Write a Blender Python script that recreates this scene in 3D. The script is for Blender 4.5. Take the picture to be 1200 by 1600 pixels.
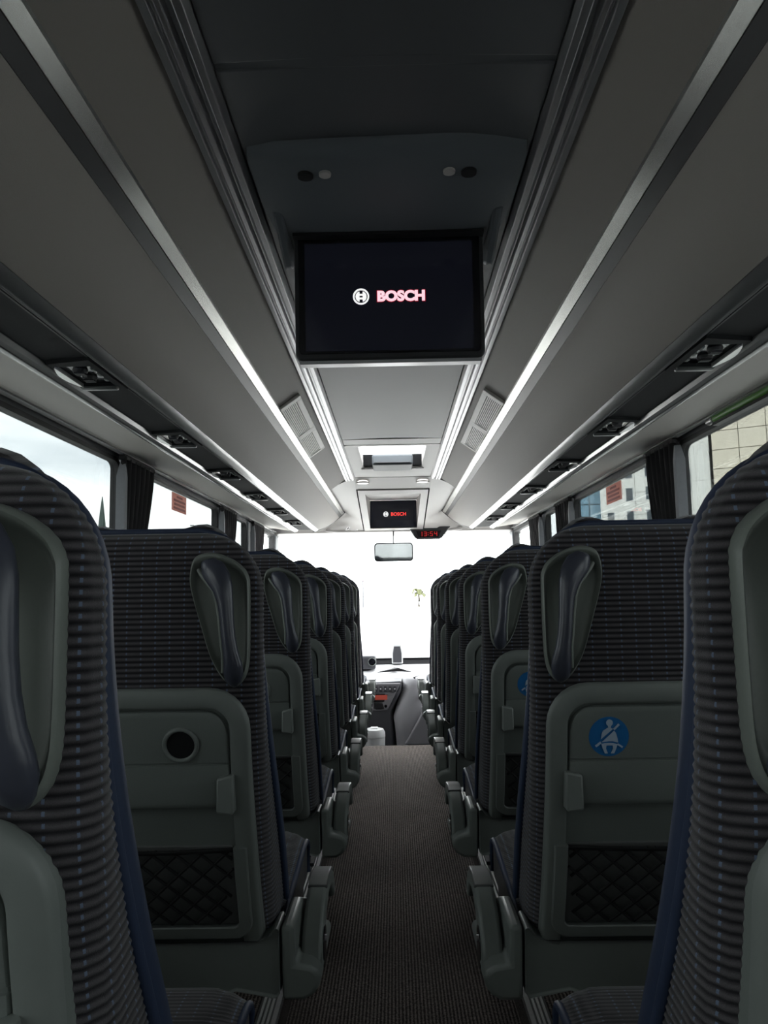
import bpy, math, random
import numpy as np
from mathutils import Matrix, Vector
random.seed(7)
for o in list(bpy.data.objects): bpy.data.objects.remove(o, do_unlink=True)
S = bpy.context.scene
COL = S.collection
PI = math.pi

# ------------------------------------------------------------------ camera
CAM_H = 1.2
def cam_axes(yaw, pitch, roll):
    f = Vector((math.sin(yaw)*math.cos(pitch), math.cos(yaw)*math.cos(pitch), math.sin(pitch)))
    r = f.cross(Vector((0, 0, 1))).normalized(); u = r.cross(f)
    c, s = math.cos(roll), math.sin(roll)
    return r*c - u*s, u*c + r*s, f
_r, _u, _f = cam_axes(math.radians(-0.7009), math.radians(6.1016), math.radians(1.0))
cd = bpy.data.cameras.new('camera'); cam = bpy.data.objects.new('camera', cd); COL.objects.link(cam)
cam.matrix_world = Matrix(((_r.x, _u.x, -_f.x, 0), (_r.y, _u.y, -_f.y, 0), (_r.z, _u.z, -_f.z, CAM_H), (0, 0, 0, 1)))
cd.sensor_fit = 'VERTICAL'; cd.sensor_height = 36; cd.lens = 27; cd.clip_start = .02; cd.clip_end = 3000
S.camera = cam

# ------------------------------------------------------------------ world, light, exposure
W = bpy.data.worlds.new('overcast_sky'); S.world = W; W.use_nodes = True
nt = W.node_tree; nt.nodes.clear()
n_out = nt.nodes.new('ShaderNodeOutputWorld'); n_bg = nt.nodes.new('ShaderNodeBackground')
n_tc = nt.nodes.new('ShaderNodeTexCoord'); n_mp = nt.nodes.new('ShaderNodeMapping'); n_no = nt.nodes.new('ShaderNodeTexNoise'); n_cr = nt.nodes.new('ShaderNodeValToRGB')
n_mp.inputs['Scale'].default_value = (1, 1, 4.5)
n_no.inputs['Scale'].default_value = 2.2; n_no.inputs['Detail'].default_value = 6
n_cr.color_ramp.elements[0].position = .35; n_cr.color_ramp.elements[0].color = (.50, .54, .58, 1)
n_cr.color_ramp.elements[1].position = .62; n_cr.color_ramp.elements[1].color = (1, 1, 1, 1)
nt.links.new(n_tc.outputs['Generated'], n_mp.inputs['Vector']); nt.links.new(n_mp.outputs['Vector'], n_no.inputs['Vector'])
nt.links.new(n_no.outputs['Fac'], n_cr.inputs['Fac']); nt.links.new(n_cr.outputs['Color'], n_bg.inputs['Color'])
nt.links.new(n_bg.outputs['Background'], n_out.inputs['Surface'])
n_bg.inputs['Strength'].default_value = 11.0
S.view_settings.view_transform = 'Standard'; S.view_settings.look = 'None'
S.view_settings.gamma = 1; S.view_settings.use_curve_mapping = False
S.view_settings.exposure = 0.0

# ------------------------------------------------------------------ materials
MATS = {}
def mat(name, col, rough=.5, metal=0, noise=0, nscale=200, bump=0, spec=.5, emit=None, estr=1, stretch=None, coat=0):
    m = bpy.data.materials.new(name); m.use_nodes = True; t = m.node_tree; b = t.nodes['Principled BSDF']
    b.inputs['Base Color'].default_value = (*col, 1); b.inputs['Roughness'].default_value = rough
    b.inputs['Metallic'].default_value = metal; b.inputs['Specular IOR Level'].default_value = spec
    b.inputs['Coat Weight'].default_value = coat
    if emit:
        b.inputs['Emission Color'].default_value = (*emit, 1); b.inputs['Emission Strength'].default_value = estr
    if noise or bump:
        tc = t.nodes.new('ShaderNodeTexCoord'); no = t.nodes.new('ShaderNodeTexNoise'); no.inputs['Scale'].default_value = nscale; no.inputs['Detail'].default_value = 3
        mp = t.nodes.new('ShaderNodeMapping'); t.links.new(tc.outputs['Object'], mp.inputs['Vector']); t.links.new(mp.outputs['Vector'], no.inputs['Vector'])
        if stretch: mp.inputs['Scale'].default_value = stretch
        if noise:
            mx = t.nodes.new('ShaderNodeMix'); mx.data_type = 'RGBA'
            mx.inputs[6].default_value = (*[c*(1-noise) for c in col], 1); mx.inputs[7].default_value = (*[min(1, c*(1+noise)) for c in col], 1)
            t.links.new(no.outputs['Fac'], mx.inputs[0]); t.links.new(mx.outputs[2], b.inputs['Base Color'])
        if bump:
            bu = t.nodes.new('ShaderNodeBump'); bu.inputs['Strength'].default_value = bump; bu.inputs['Distance'].default_value = .002
            t.links.new(no.outputs['Fac'], bu.inputs['Height']); t.links.new(bu.outputs['Normal'], b.inputs['Normal'])
    MATS[name] = m
    return m
def M(n): return MATS[n]
mat('plastic', (.175, .196, .184), .42, noise=.08, nscale=500, bump=.12)
mat('plastic_smooth', (.19, .21, .198), .45, noise=.05, nscale=60)
mat('recess_plastic', (.185, .205, .185), .4, noise=.05, nscale=300, bump=.05)
mat('handle_plastic', (.055, .06, .082), .3, noise=.05, nscale=80)
mat('dark_plastic', (.022, .023, .026), .4, noise=.1, nscale=300)
mat('black', (.008, .008, .009), .5, noise=.1, nscale=100)
mat('black_gloss', (.006, .006, .009), .12, noise=.05, nscale=50)
mat('blue_vinyl', (.023, .037, .078), .6, noise=.15, nscale=150, bump=.1)
mat('rack_cloth', (.31, .286, .263), .6, noise=.07, nscale=700, bump=.15)
mat('side_cloth', (.255, .232, .214), .6, noise=.07, nscale=800, bump=.12)
mat('centre_panel', (.078, .082, .088), .47, noise=.06, nscale=900, bump=.1, spec=.6)
mat('housing', (.10, .112, .125), .5, noise=.06, nscale=400)
mat('alu', (.42, .42, .43), .32, 1, noise=.05, nscale=40, stretch=(1, .02, 1))
mat('rail_grip', (.58, .575, .55), .26, .8, noise=.04, nscale=30, stretch=(1, .02, 1))
mat('lip_plastic', (.10, .105, .105), .3, noise=.05, nscale=40, coat=.3)
mat('trim_plastic', (.35, .35, .345), .22, .35, noise=.05, nscale=40)
mat('under_panel', (.36, .34, .315), .6, noise=.06, nscale=600, bump=.1)
mat('channel', (.022, .023, .025), .75, noise=.08, nscale=300, spec=.2)
mat('grille', (.86, .82, .79), .45, noise=.05, nscale=100)
mat('bulkhead', (.44, .42, .405), .45, noise=.04, nscale=300, bump=.05)
mat('pillar', (.20, .21, .225), .5, noise=.06, nscale=300)
mat('wall_trim', (.16, .165, .17), .6, noise=.08, nscale=300)
mat('curtain', (.026, .024, .026), .85, noise=.25, nscale=90, stretch=(1, 1, .1))
mat('curtain_lining', (.28, .29, .31), .8, noise=.1, nscale=60)
mat('matte_black', (.012, .012, .013), .95, noise=.1, nscale=100, spec=.08)
mat('nosing', (.22, .225, .225), .55, .3, noise=.1, nscale=60)
mat('rubber', (.012, .012, .013), .6, noise=.1, nscale=200)
mat('dash_top', (.62, .62, .63), .5, noise=.04, nscale=200)
mat('dash_grey', (.20, .195, .21), .5, noise=.05, nscale=300, bump=.08)
mat('dash_dark', (.06, .06, .068), .45, noise=.08, nscale=300)
mat('bin_white', (.62, .62, .62), .35, noise=.04, nscale=60)
mat('button_white', (.75, .75, .75), .4, noise=.03, nscale=200)
mat('radio_red', (.22, .05, .04), .3, emit=(1, .14, .08), estr=.15, noise=.1, nscale=300)
mat('clock_red', (.5, .02, .02), .4, emit=(1, .03, .03), estr=.4, noise=.05, nscale=300)
mat('lamp_white', (.9, .9, .9), .3, emit=(1, .97, .92), estr=2.2, noise=.02, nscale=50)
mat('led_blue', (.2, .25, .9), .3, emit=(.35, .4, 1), estr=1.0, noise=.02, nscale=50)
mat('reflector', (.75, .75, .73), .18, .5, noise=.04, nscale=80)
mat('screen', (.006, .007, .012), .1, emit=(.2, .22, .4), estr=.012, noise=.1, nscale=50)
mat('logo_white', (.9, .9, .9), .4, emit=(1, 1, 1), estr=.9, noise=.02, nscale=50)
mat('logo_pink', (.9, .6, .7), .4, emit=(1, .68, .76), estr=.95, noise=.02, nscale=50)
mat('logo_halo', (.3, .0, .02), .4, emit=(.16, .002, .01), estr=1, noise=.02, nscale=50)
mat('logo_red', (.8, .05, .05), .4, emit=(1, .06, .05), estr=.95, noise=.02, nscale=50)
mat('sticker_blue', (.018, .16, .42), .4, noise=.04, nscale=100)
mat('sticker_figure', (.45, .56, .68), .45, noise=.03, nscale=100)
def translucent(name, col):
    m = bpy.data.materials.new(name); m.use_nodes = True; t = m.node_tree; t.nodes.clear()
    o = t.nodes.new('ShaderNodeOutputMaterial'); a = t.nodes.new('ShaderNodeBsdfDiffuse'); b = t.nodes.new('ShaderNodeBsdfTranslucent'); mx = t.nodes.new('ShaderNodeMixShader'); mx.inputs[0].default_value = .6
    no = t.nodes.new('ShaderNodeTexNoise'); no.inputs['Scale'].default_value = 80; cr = t.nodes.new('ShaderNodeValToRGB')
    cr.color_ramp.elements[0].color = (*[c*.9 for c in col], 1); cr.color_ramp.elements[1].color = (*col, 1)
    t.links.new(no.outputs['Fac'], cr.inputs['Fac'])
    for n in (a, b): t.links.new(cr.outputs['Color'], n.inputs['Color'])
    t.links.new(a.outputs[0], mx.inputs[1]); t.links.new(b.outputs[0], mx.inputs[2]); t.links.new(mx.outputs[0], o.inputs['Surface'])
    MATS[name] = m
translucent('sticker_red', (.80, .50, .45)); translucent('sticker_print_', (.5, .12, .1))
mat('sticker_print', (.27, .05, .045), .6, noise=.08, nscale=80)
mat('label_white', (.78, .76, .76), .5, noise=.03, nscale=80)
mat('label_print', (.40, .38, .40), .5, noise=.03, nscale=80)
mat('mirror', (.85, .86, .88), .03, 1, noise=.02, nscale=10)
mat('net_cord', (.009, .009, .01), .7, noise=.1, nscale=200)
mat('pocket', (.12, .125, .122), .6, noise=.12, nscale=200)
mat('asphalt', (.60, .59, .57), .9, noise=.06, nscale=.8)
mat('stone', (.66, .61, .50), .85, noise=.08, nscale=1.5)
mat('stone_joint', (.2, .18, .15), .9, noise=.1, nscale=2)
mat('plaster', (.72, .72, .68), .85, noise=.05, nscale=.8)
mat('plaster_grey', (.36, .36, .345), .85, noise=.06, nscale=.8)
mat('glass_blue', (.20, .36, .47), .12, noise=.15, nscale=.15)
mat('glass_dark', (.035, .05, .06), .12, noise=.15, nscale=.3)
mat('mullion', (.12, .15, .18), .5, noise=.05, nscale=2)
mat('green_standin', (.12, .36, .05), .45, noise=.08, nscale=30)  # green light at the right window head, put into a colour
mat('van_white', (.75, .75, .75), .3, noise=.03, nscale=3)
mat('leaf', (.075, .08, .03), .8, noise=.3, nscale=2)
mat('trunk', (.07, .06, .045), .9, noise=.2, nscale=3)
mat('conifer', (.035, .055, .045), .9, noise=.3, nscale=1)
mat('pole', (.09, .09, .10), .6, noise=.1, nscale=3)
mat('van_pink', (.20, .15, .155), .6, noise=.05, nscale=3)

def glass(name, tint, gloss=.06):
    m = bpy.data.materials.new(name); m.use_nodes = True; t = m.node_tree; t.nodes.clear()
    o = t.nodes.new('ShaderNodeOutputMaterial'); tr = t.nodes.new('ShaderNodeBsdfTransparent'); gl = t.nodes.new('ShaderNodeBsdfGlossy'); mx = t.nodes.new('ShaderNodeMixShader')
    fr = t.nodes.new('ShaderNodeLayerWeight'); fr.inputs['Blend'].default_value = .12
    ma = t.nodes.new('ShaderNodeMath'); ma.operation = 'MULTIPLY_ADD'; ma.inputs[1].default_value = .5; ma.inputs[2].default_value = gloss*.4
    tr.inputs['Color'].default_value = (*tint, 1); gl.inputs['Roughness'].default_value = .02; gl.inputs['Color'].default_value = (.9, .95, .93, 1)
    t.links.new(fr.outputs['Facing'], ma.inputs[0]); t.links.new(ma.outputs[0], mx.inputs['Fac'])
    t.links.new(tr.outputs[0], mx.inputs[1]); t.links.new(gl.outputs[0], mx.inputs[2]); t.links.new(mx.outputs[0], o.inputs['Surface'])
    MATS[name] = m
glass('side_glass', (.385, .40, .397))
glass('windscreen_glass', (.96, .97, .965), .04)

RIB = .0098   # rib spacing of the seat cloth
def cloth():
    m = bpy.data.materials.new('ribbed_cloth'); m.use_nodes = True; t = m.node_tree; b = t.nodes['Principled BSDF']; L = t.links.new
    def math_(op, a, c=None, d=None):
        n = t.nodes.new('ShaderNodeMath'); n.operation = op
        for i, v in enumerate((a, c, d)):
            if v is None: continue
            if isinstance(v, (int, float)): n.inputs[i].default_value = v
            else: L(v, n.inputs[i])
        return n.outputs[0]
    uv = t.nodes.new('ShaderNodeUVMap'); uv.uv_map = 'UVMap'; sp = t.nodes.new('ShaderNodeSeparateXYZ'); L(uv.outputs[0], sp.inputs[0])
    U, V = sp.outputs[0], sp.outputs[1]
    ph = math_('MULTIPLY', V, 2*PI/RIB)
    rib = math_('MULTIPLY_ADD', math_('COSINE', ph), .5, .5)
    no = t.nodes.new('ShaderNodeTexNoise'); no.inputs['Scale'].default_value = 900; no.inputs['Detail'].default_value = 2
    L(uv.outputs[0], no.inputs['Vector'])
    no2 = t.nodes.new('ShaderNodeTexNoise'); no2.inputs['Scale'].default_value = 35; L(uv.outputs[0], no2.inputs['Vector'])
    ribn = math_('MULTIPLY', rib, math_('MULTIPLY_ADD', no.outputs['Fac'], .9, .55))
    mx = t.nodes.new('ShaderNodeMix'); mx.data_type = 'RGBA'; mx.inputs[6].default_value = (.012, .011, .014, 1); mx.inputs[7].default_value = (.105, .098, .105, 1)
    L(math_('MULTIPLY', ribn, math_('MULTIPLY_ADD', no2.outputs['Fac'], .5, .6)), mx.inputs[0])
    fu = math_('ABSOLUTE', math_('SUBTRACT', math_('FRACT', math_('DIVIDE', U, .0265)), .5))
    line = math_('LESS_THAN', fu, .05)
    dots = math_('GREATER_THAN', math_('SINE', math_('ADD', ph, 1.2)), .3)
    st = math_('MULTIPLY', line, dots)
    mx2 = t.nodes.new('ShaderNodeMix'); mx2.data_type = 'RGBA'; L(mx.outputs[2], mx2.inputs[6]); mx2.inputs[7].default_value = (.14, .19, .29, 1); L(math_('MULTIPLY', st, .8), mx2.inputs[0])
    L(mx2.outputs[2], b.inputs['Base Color']); b.inputs['Roughness'].default_value = .85; b.inputs['Specular IOR Level'].default_value = .2
    b.inputs['Sheen Weight'].default_value = .25; b.inputs['Sheen Roughness'].default_value = .5
    bu = t.nodes.new('ShaderNodeBump'); bu.inputs['Strength'].default_value = .5; bu.inputs['Distance'].default_value = .001
    L(no.outputs['Fac'], bu.inputs['Height']); L(bu.outputs['Normal'], b.inputs['Normal'])
    MATS['cloth'] = m
cloth()
def carpet():
    m = bpy.data.materials.new('ribbed_carpet'); m.use_nodes = True; t = m.node_tree; b = t.nodes['Principled BSDF']; L = t.links.new
    tc = t.nodes.new('ShaderNodeTexCoord'); wv = t.nodes.new('ShaderNodeTexWave'); wv.wave_type = 'BANDS'; wv.bands_direction = 'X'
    wv.inputs['Scale'].default_value = 30; wv.inputs['Distortion'].default_value = 5; wv.inputs['Detail'].default_value = 3; wv.inputs['Detail Scale'].default_value = 8
    no = t.nodes.new('ShaderNodeTexNoise'); no.inputs['Scale'].default_value = 150; no.inputs['Detail'].default_value = 4
    L(tc.outputs['Object'], wv.inputs['Vector']); L(tc.outputs['Object'], no.inputs['Vector'])
    mu = t.nodes.new('ShaderNodeMath'); mu.operation = 'MULTIPLY'; L(wv.outputs['Fac'], mu.inputs[0]); L(no.outputs['Fac'], mu.inputs[1])
    cr = t.nodes.new('ShaderNodeValToRGB'); cr.color_ramp.elements[0].position = .1; cr.color_ramp.elements[0].color = (.035, .028, .026, 1); cr.color_ramp.elements[1].position = .6; cr.color_ramp.elements[1].color = (.32, .275, .25, 1)
    L(mu.outputs[0], cr.inputs['Fac']); L(cr.outputs['Color'], b.inputs['Base Color']); b.inputs['Roughness'].default_value = .95; b.inputs['Specular IOR Level'].default_value = .1
    bu = t.nodes.new('ShaderNodeBump'); bu.inputs['Strength'].default_value = .8; bu.inputs['Distance'].default_value = .004
    L(mu.outputs[0], bu.inputs['Height']); L(bu.outputs['Normal'], b.inputs['Normal'])
    MATS['carpet'] = m
carpet()

# ------------------------------------------------------------------ mesh helpers
class MB:
    def __init__(s): s.v = []; s.f = []; s.uv = None
    def add(s, vs, fs):
        k = len(s.v); s.v += [tuple(p) for p in vs]; s.f += [tuple(i+k for i in f) for f in fs]; return s
    def box(s, x0, x1, y0, y1, z0, z1):
        return s.add([(x0,y0,z0),(x1,y0,z0),(x1,y1,z0),(x0,y1,z0),(x0,y0,z1),(x1,y0,z1),(x1,y1,z1),(x0,y1,z1)],
                     [(0,3,2,1),(4,5,6,7),(0,1,5,4),(1,2,6,5),(2,3,7,6),(3,0,4,7)])
    def loft(s, rings, closed=True, cap=True):
        n = len(rings[0]); vs = [p for r in rings for p in r]; fs = []
        for i in range(len(rings)-1):
            for j in range(n if closed else n-1):
                k = (j+1) % n; fs.append((i*n+j, i*n+k, (i+1)*n+k, (i+1)*n+j))
        if cap and closed:
            fs.append(tuple(range(n))[::-1]); b = (len(rings)-1)*n; fs.append(tuple(range(b, b+n)))
        return s.add(vs, fs)
    def tube(s, path, rad, n=8, up=(0, 0, 1), closed=False):
        """rad: float, list of float, or list of (side, up) half sizes"""
        P = [Vector(p) for p in path]; up = Vector(up); rings = []
        for i, p in enumerate(P):
            a = P[i-1] if (i or closed) else P[i]; b = P[(i+1) % len(P)] if (i < len(P)-1 or closed) else P[i]
            d = (b-a).normalized(); sd = d.cross(up)
            if sd.length < 1e-4: sd = d.cross(Vector((1, 0, .1)))
            sd.normalize(); u = sd.cross(d)
            r = rad[i] if isinstance(rad, list) else rad
            ra, rb = r if isinstance(r, tuple) else (r, r)
            rings.append([p + sd*ra*math.cos(2*PI*k/n) + u*rb*math.sin(2*PI*k/n) for k in range(n)])
        if closed: rings.append(rings[0])
        return s.loft(rings, True, not closed)
    def prism(s, pts, axis, a, b):
        """closed outline (p,q) extruded along axis between a and b"""
        def w(p, q, t): return {'x': (t, p, q), 'y': (p, t, q), 'z': (p, q, t)}[axis]
        return s.loft([[w(p, q, a) for p, q in pts], [w(p, q, b) for p, q in pts]])
    def disc(s, c, r, depth, axis='y', n=24):
        pts = [(r*math.cos(2*PI*k/n), r*math.sin(2*PI*k/n)) for k in range(n)]
        o = MB().prism(pts, axis, -depth/2, depth/2)
        return s.add([Vector(c)+Vector(p) for p in o.v], o.f)
    def xf(s, m): s.v = [tuple(m @ Vector(p)) for p in s.v]; return s
    def mesh(s, name, smooth=40):
        me = bpy.data.meshes.new(name); me.from_pydata(s.v, [], s.f); me.validate(); me.update()
        import bmesh
        bm = bmesh.new(); bm.from_mesh(me); bmesh.ops.recalc_face_normals(bm, faces=bm.faces); bm.to_mesh(me); bm.free()
        if smooth:
            for p in me.polygons: p.use_smooth = True
            me.set_sharp_from_angle(angle=math.radians(smooth))
        return me
def link(name, me, m, parent=None, bevel=0, seg=2, loc=None, rot=None):
    o = bpy.data.objects.new(name, me)
    if m is not None and not me.materials: me.materials.append(M(m) if isinstance(m, str) else m)
    COL.objects.link(o)
    if parent is not None: o.parent = parent
    if loc is not None: o.location = loc
    if rot is not None: o.rotation_euler = rot
    if bevel:
        b = o.modifiers.new('edge', 'BEVEL'); b.width = bevel; b.segments = seg; b.limit_method = 'ANGLE'; b.angle_limit = math.radians(40)
    return o
def ob(name, mb, m, parent=None, bevel=0, seg=2, smooth=40, loc=None, rot=None):
    return link(name, mb.mesh(name, smooth), m, parent, bevel, seg, loc, rot)
def tag(o, label, cat, group=None):
    o['label'] = label; o['category'] = cat
    if group: o['group'] = group
    return o
def thing(name, label, cat, loc=(0, 0, 0), group=None, rz=0):
    o = bpy.data.objects.new(name, None); COL.objects.link(o); o.location = loc; o.rotation_euler = (0, 0, rz); o.empty_display_size = .1
    return tag(o, label, cat, group)
def struct(name, mb, m, parent=None, **k):
    o = ob(name, mb, m, parent, **k)
    if parent is None: o['kind'] = 'structure'
    return o
def copy_tree(o, parent=None):
    c = o.copy(); COL.objects.link(c); c.parent = parent
    for ch in o.children: copy_tree(ch, c)
    return c
def smoothstep_interp(xs, ys):
    xs = list(xs); ys = list(ys); n = len(xs)
    m = [0]*n
    for i in range(n):
        a = max(0, i-1); b = min(n-1, i+1); m[i] = (ys[b]-ys[a])/(xs[b]-xs[a])
    def f(x):
        if x <= xs[0]: return ys[0] + m[0]*(x-xs[0])
        if x >= xs[-1]: return ys[-1] + m[-1]*(x-xs[-1])
        for i in range(n-1):
            if x <= xs[i+1]: break
        h = xs[i+1]-xs[i]; t = (x-xs[i])/h
        return (2*t**3-3*t*t+1)*ys[i] + (t**3-2*t*t+t)*h*m[i] + (-2*t**3+3*t*t)*ys[i+1] + (t**3-t*t)*h*m[i+1]
    return f
def arc(cx, cy, r, a0, a1, n):
    return [(cx+r*math.cos(math.radians(a0+(a1-a0)*k/n)), cy+r*math.sin(math.radians(a0+(a1-a0)*k/n))) for k in range(n+1)]
def rrect(x0, x1, y0, y1, r, n=5):
    if not isinstance(r, (tuple, list)): r = (r, r, r, r)     # bl, br, tr, tl
    bl, br, tr, tl = r
    return arc(x0+bl, y0+bl, bl, 180, 270, n) + arc(x1-br, y0+br, br, 270, 360, n) + arc(x1-tr, y1-tr, tr, 0, 90, n) + arc(x0+tl, y1-tl, tl, 90, 180, n)
def text_mesh(body, size, offset=0, extrude=.0006, space=1.0):
    c = bpy.data.curves.new('lettering', 'FONT'); c.body = body; c.size = size; c.align_x = 'LEFT'; c.align_y = 'CENTER'
    c.extrude = extrude; c.offset = offset; c.space_character = space; c.resolution_u = 4
    o = bpy.data.objects.new('lettering', c); COL.objects.link(o)
    dg = bpy.context.evaluated_depsgraph_get(); dg.update()
    me = bpy.data.meshes.new_from_object(o.evaluated_get(dg)); bpy.data.objects.remove(o); bpy.data.curves.remove(c)
    return me

Y0, Y1 = -3.4, 6.28       # passenger saloon, rear wall to the step at the front
# ------------------------------------------------------------------ floor, walls, windows
mb = MB()
pf = [(-.33, -.05), (-.33, 0), (.33, 0), (.33, -.05)]
mb.prism(pf, 'y', Y0, Y1)
FLOOR = struct('floor', mb, 'carpet', smooth=0)
for s in (-1, 1):
    a, b = sorted((s*.335, s*1.2))
    ob('seat_platform', MB().box(a, b, Y0, Y1, -.05, .10), 'carpet', FLOOR, smooth=0)
    # ribbed aluminium nosing
    nz = MB(); x0 = s*.335
    pts = [(x0-s*.006, .085), (x0-s*.006, .104)] + [(x0+s*(.006*k), .104 + (.0025 if k % 2 else 0)) for k in range(1, 9)] + [(x0+s*.05, .1005), (x0, .1005), (x0, .085)]
    nz.prism(pts, 'y', Y0, Y1)
    ob('step_nosing', nz, 'nosing', FLOOR, smooth=0)
ob('step_riser', MB().box(-.33, .33, Y1-.02, Y1, -.40, -.05), 'dash_dark', FLOOR)
ob('entry_floor', MB().box(-1.2, 1.2, Y1, 8.1, -.45, -.38), 'dash_dark', FLOOR)
for s in (-1, 1):
    a, b = sorted((s*.33, s*1.2)); ob('platform_riser', MB().box(a, b, Y1-.02, Y1, -.40, -.05), 'wall_trim', FLOOR)

GT, GB = 1.785, .86         # window glass top / bottom
WIN = {-1: [(-2.6, -.73), (-.55, 1.18), (1.36, 3.185), (3.37, 4.98), (5.12, 5.95), (6.22, 7.32)], 1: [(-2.7, -.83), (-.65, 1.08), (1.26, 3.06), (3.24, 4.86), (5.02, 5.79), (6.12, 7.32)]}
wn = 0
for s, side in ((-1, 'left'), (1, 'right')):
    def bx(m, xa, xb, *r):
        a, b = sorted((s*xa, s*xb)); m.box(a, b, *r)
    m = MB()
    bx(m, 1.155, 1.19, Y0, 8.05, -.45, GB); bx(m, 1.155, 1.19, Y0, 7.55, GT, 2.32)
    wall = struct('wall_'+side, m, 'wall_trim')
    ys = [Y0] + [v for w in WIN[s] for v in w] + [7.5]
    for k in range(0, len(ys), 2):
        if ys[k+1]-ys[k] < .02: continue
        m = MB(); bx(m, 1.13, 1.164, ys[k], ys[k+1], GB, GT)
        ob('pillar', m, 'pillar', wall, bevel=.012)
        m = MB(); bx(m, 1.175, 1.19, ys[k], ys[k+1], GB, GT); ob('outer_post', m, 'rubber', wall)
    m = MB(); bx(m, 1.10, 1.16, Y0, 7.4, .80, GB); ob('window_sill', m, 'wall_trim', wall, bevel=.01)
    for (ya, yb) in WIN[s]:
        wn += 1
        fr = MB(); t = .018
        o = rrect(ya, yb, GB, GT, .05, 4); i = rrect(ya+t, yb-t, GB+t, GT-t, .05, 4)
        rings = [[(s*1.16, p, q) for p, q in o], [(s*1.145, p, q) for p, q in o], [(s*1.145, p, q) for p, q in i], [(s*1.18, p, q) for p, q in i]]
        fr.loft(rings, True, False)
        wob = struct('window_%d' % wn, fr, 'rubber')
        g = MB(); bx(g, 1.165, 1.171, ya+.01, yb-.01, GB+.01, GT-.01)
        ob('glass_pane', g, 'side_glass' if yb < 6.3 else 'windscreen_glass', wob, smooth=0)
        if 3.2 < ya < 3.5:      # red emergency notice with lines of print
            yc = 4.12 if s < 0 else 4.02
            st = MB(); bx(st, 1.158, 1.162, yc-.135, yc+.135, 1.66, 1.755)
            st_o = ob('emergency_notice', st, 'sticker_red', wob); st_o['label'] = 'red notice with lines of print on the window glass'
            for q in range(4):
                ln = MB(); w = (.055, .11, .10, .11)[q]; z = 1.737-q*.0205
                bx(ln, 1.1565, 1.1585, yc-w, yc+w, z-.0055, z+.0055); ob('print_line', ln, 'sticker_print', st_o)
rw = MB()
for b in ((-1.24, 1.24, Y0-.06, Y0, -.1, 1.15), (-1.24, 1.24, Y0-.06, Y0, 1.72, 2.34), (-1.24, -.85, Y0-.06, Y0, 1.15, 1.72), (.85, 1.24, Y0-.06, Y0, 1.15, 1.72)): rw.box(*b)
rw = struct('wall_rear', rw, 'wall_trim', smooth=0)
ob('glass_pane', MB().box(-.85, .85, Y0-.04, Y0-.034, 1.15, 1.72), 'side_glass', rw, smooth=0)

# ------------------------------------------------------------------ ceiling
YE = 5.69
m = MB(); m.box(-1.24, 1.24, Y0, 7.5, 2.16, 2.18); m.box(-1.24, 1.24, Y0-.06, Y0, 2.1, 2.34)
ceil = struct('ceiling', m, 'wall_trim')
br = thing('green_light_standin', 'bright green tube standing in for green light at the head of the nearest right window', 'light stand-in', (1.13, 2.2, 1.79))  # added green tube imitating the green light along the window head
ob('standin_tube', MB().tube([(0, -.75, 0), (0, .45, 0)], .0135, 12), 'green_standin', br); ob('standin_end', MB().tube([(0, .452, 0), (0, .50, 0)], .015, 12), 'trim_plastic', br); ob('standin_batten', MB().box(-.012, .012, -.75, .45, -.026, -.016), 'black', br)
HATCH = (4.44, 5.47)
def centre_piece(y0, y1):
    pts = []
    N = 10
    for k in range(N+1):
        x = -.284+.568*k/N; pts.append((x, 2.07+.006*(1-(x/.284)**2)))
    pts += [(.284, 2.10), (-.284, 2.10)]
    ob('ceiling_panel', MB().prism(pts, 'y', y0, y1), 'centre_panel', ceil, bevel=.004)
for a, b in ((Y0, 1.174), (1.19, 2.75), (2.754, 4.27)): centre_piece(a, b)
for a, b in ((4.28, HATCH[0]), (HATCH[1], YE)): ob('ceiling_panel', MB().box(-.284, .284, a, b, 2.072, 2.10), 'bulkhead', ceil, bevel=.003)
ob('seam_cover', MB().box(-.284, .284, 1.168, 1.194, 2.075, 2.085), 'centre_panel', ceil, bevel=.002)
for s in (-1, 1):
    # sloping side panel between the rail and the rack
    def sl(x): return 2.06-.72*(x-.354)
    pts = [(s*.345, sl(.345)), (s*.495, sl(.495)), (s*.52, sl(.495)), (s*.52, sl(.495)+.04), (s*.36, 2.11), (s*.345, 2.10)]
    ob('sloping_panel', MB().prism(pts, 'y', Y0, YE), 'side_cloth', ceil, smooth=0)
# stepped aluminium rails
for k, s in enumerate((-1, 1)):
    pr = [(.284, 2.066), (.292, 2.052), (.306, 2.050), (.309, 2.062), (.317, 2.062), (.320, 2.047), (.330, 2.044), (.333, 2.054), (.337, 2.054), (.340, 2.045), (.354, 2.045), (.356, 2.056), (.356, 2.10), (.284, 2.10)]
    o = struct('trim_%d' % (k+1), MB().prism([(s*p, q) for p, q in pr], 'y', Y0, YE), 'alu', smooth=0, bevel=.002)

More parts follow.
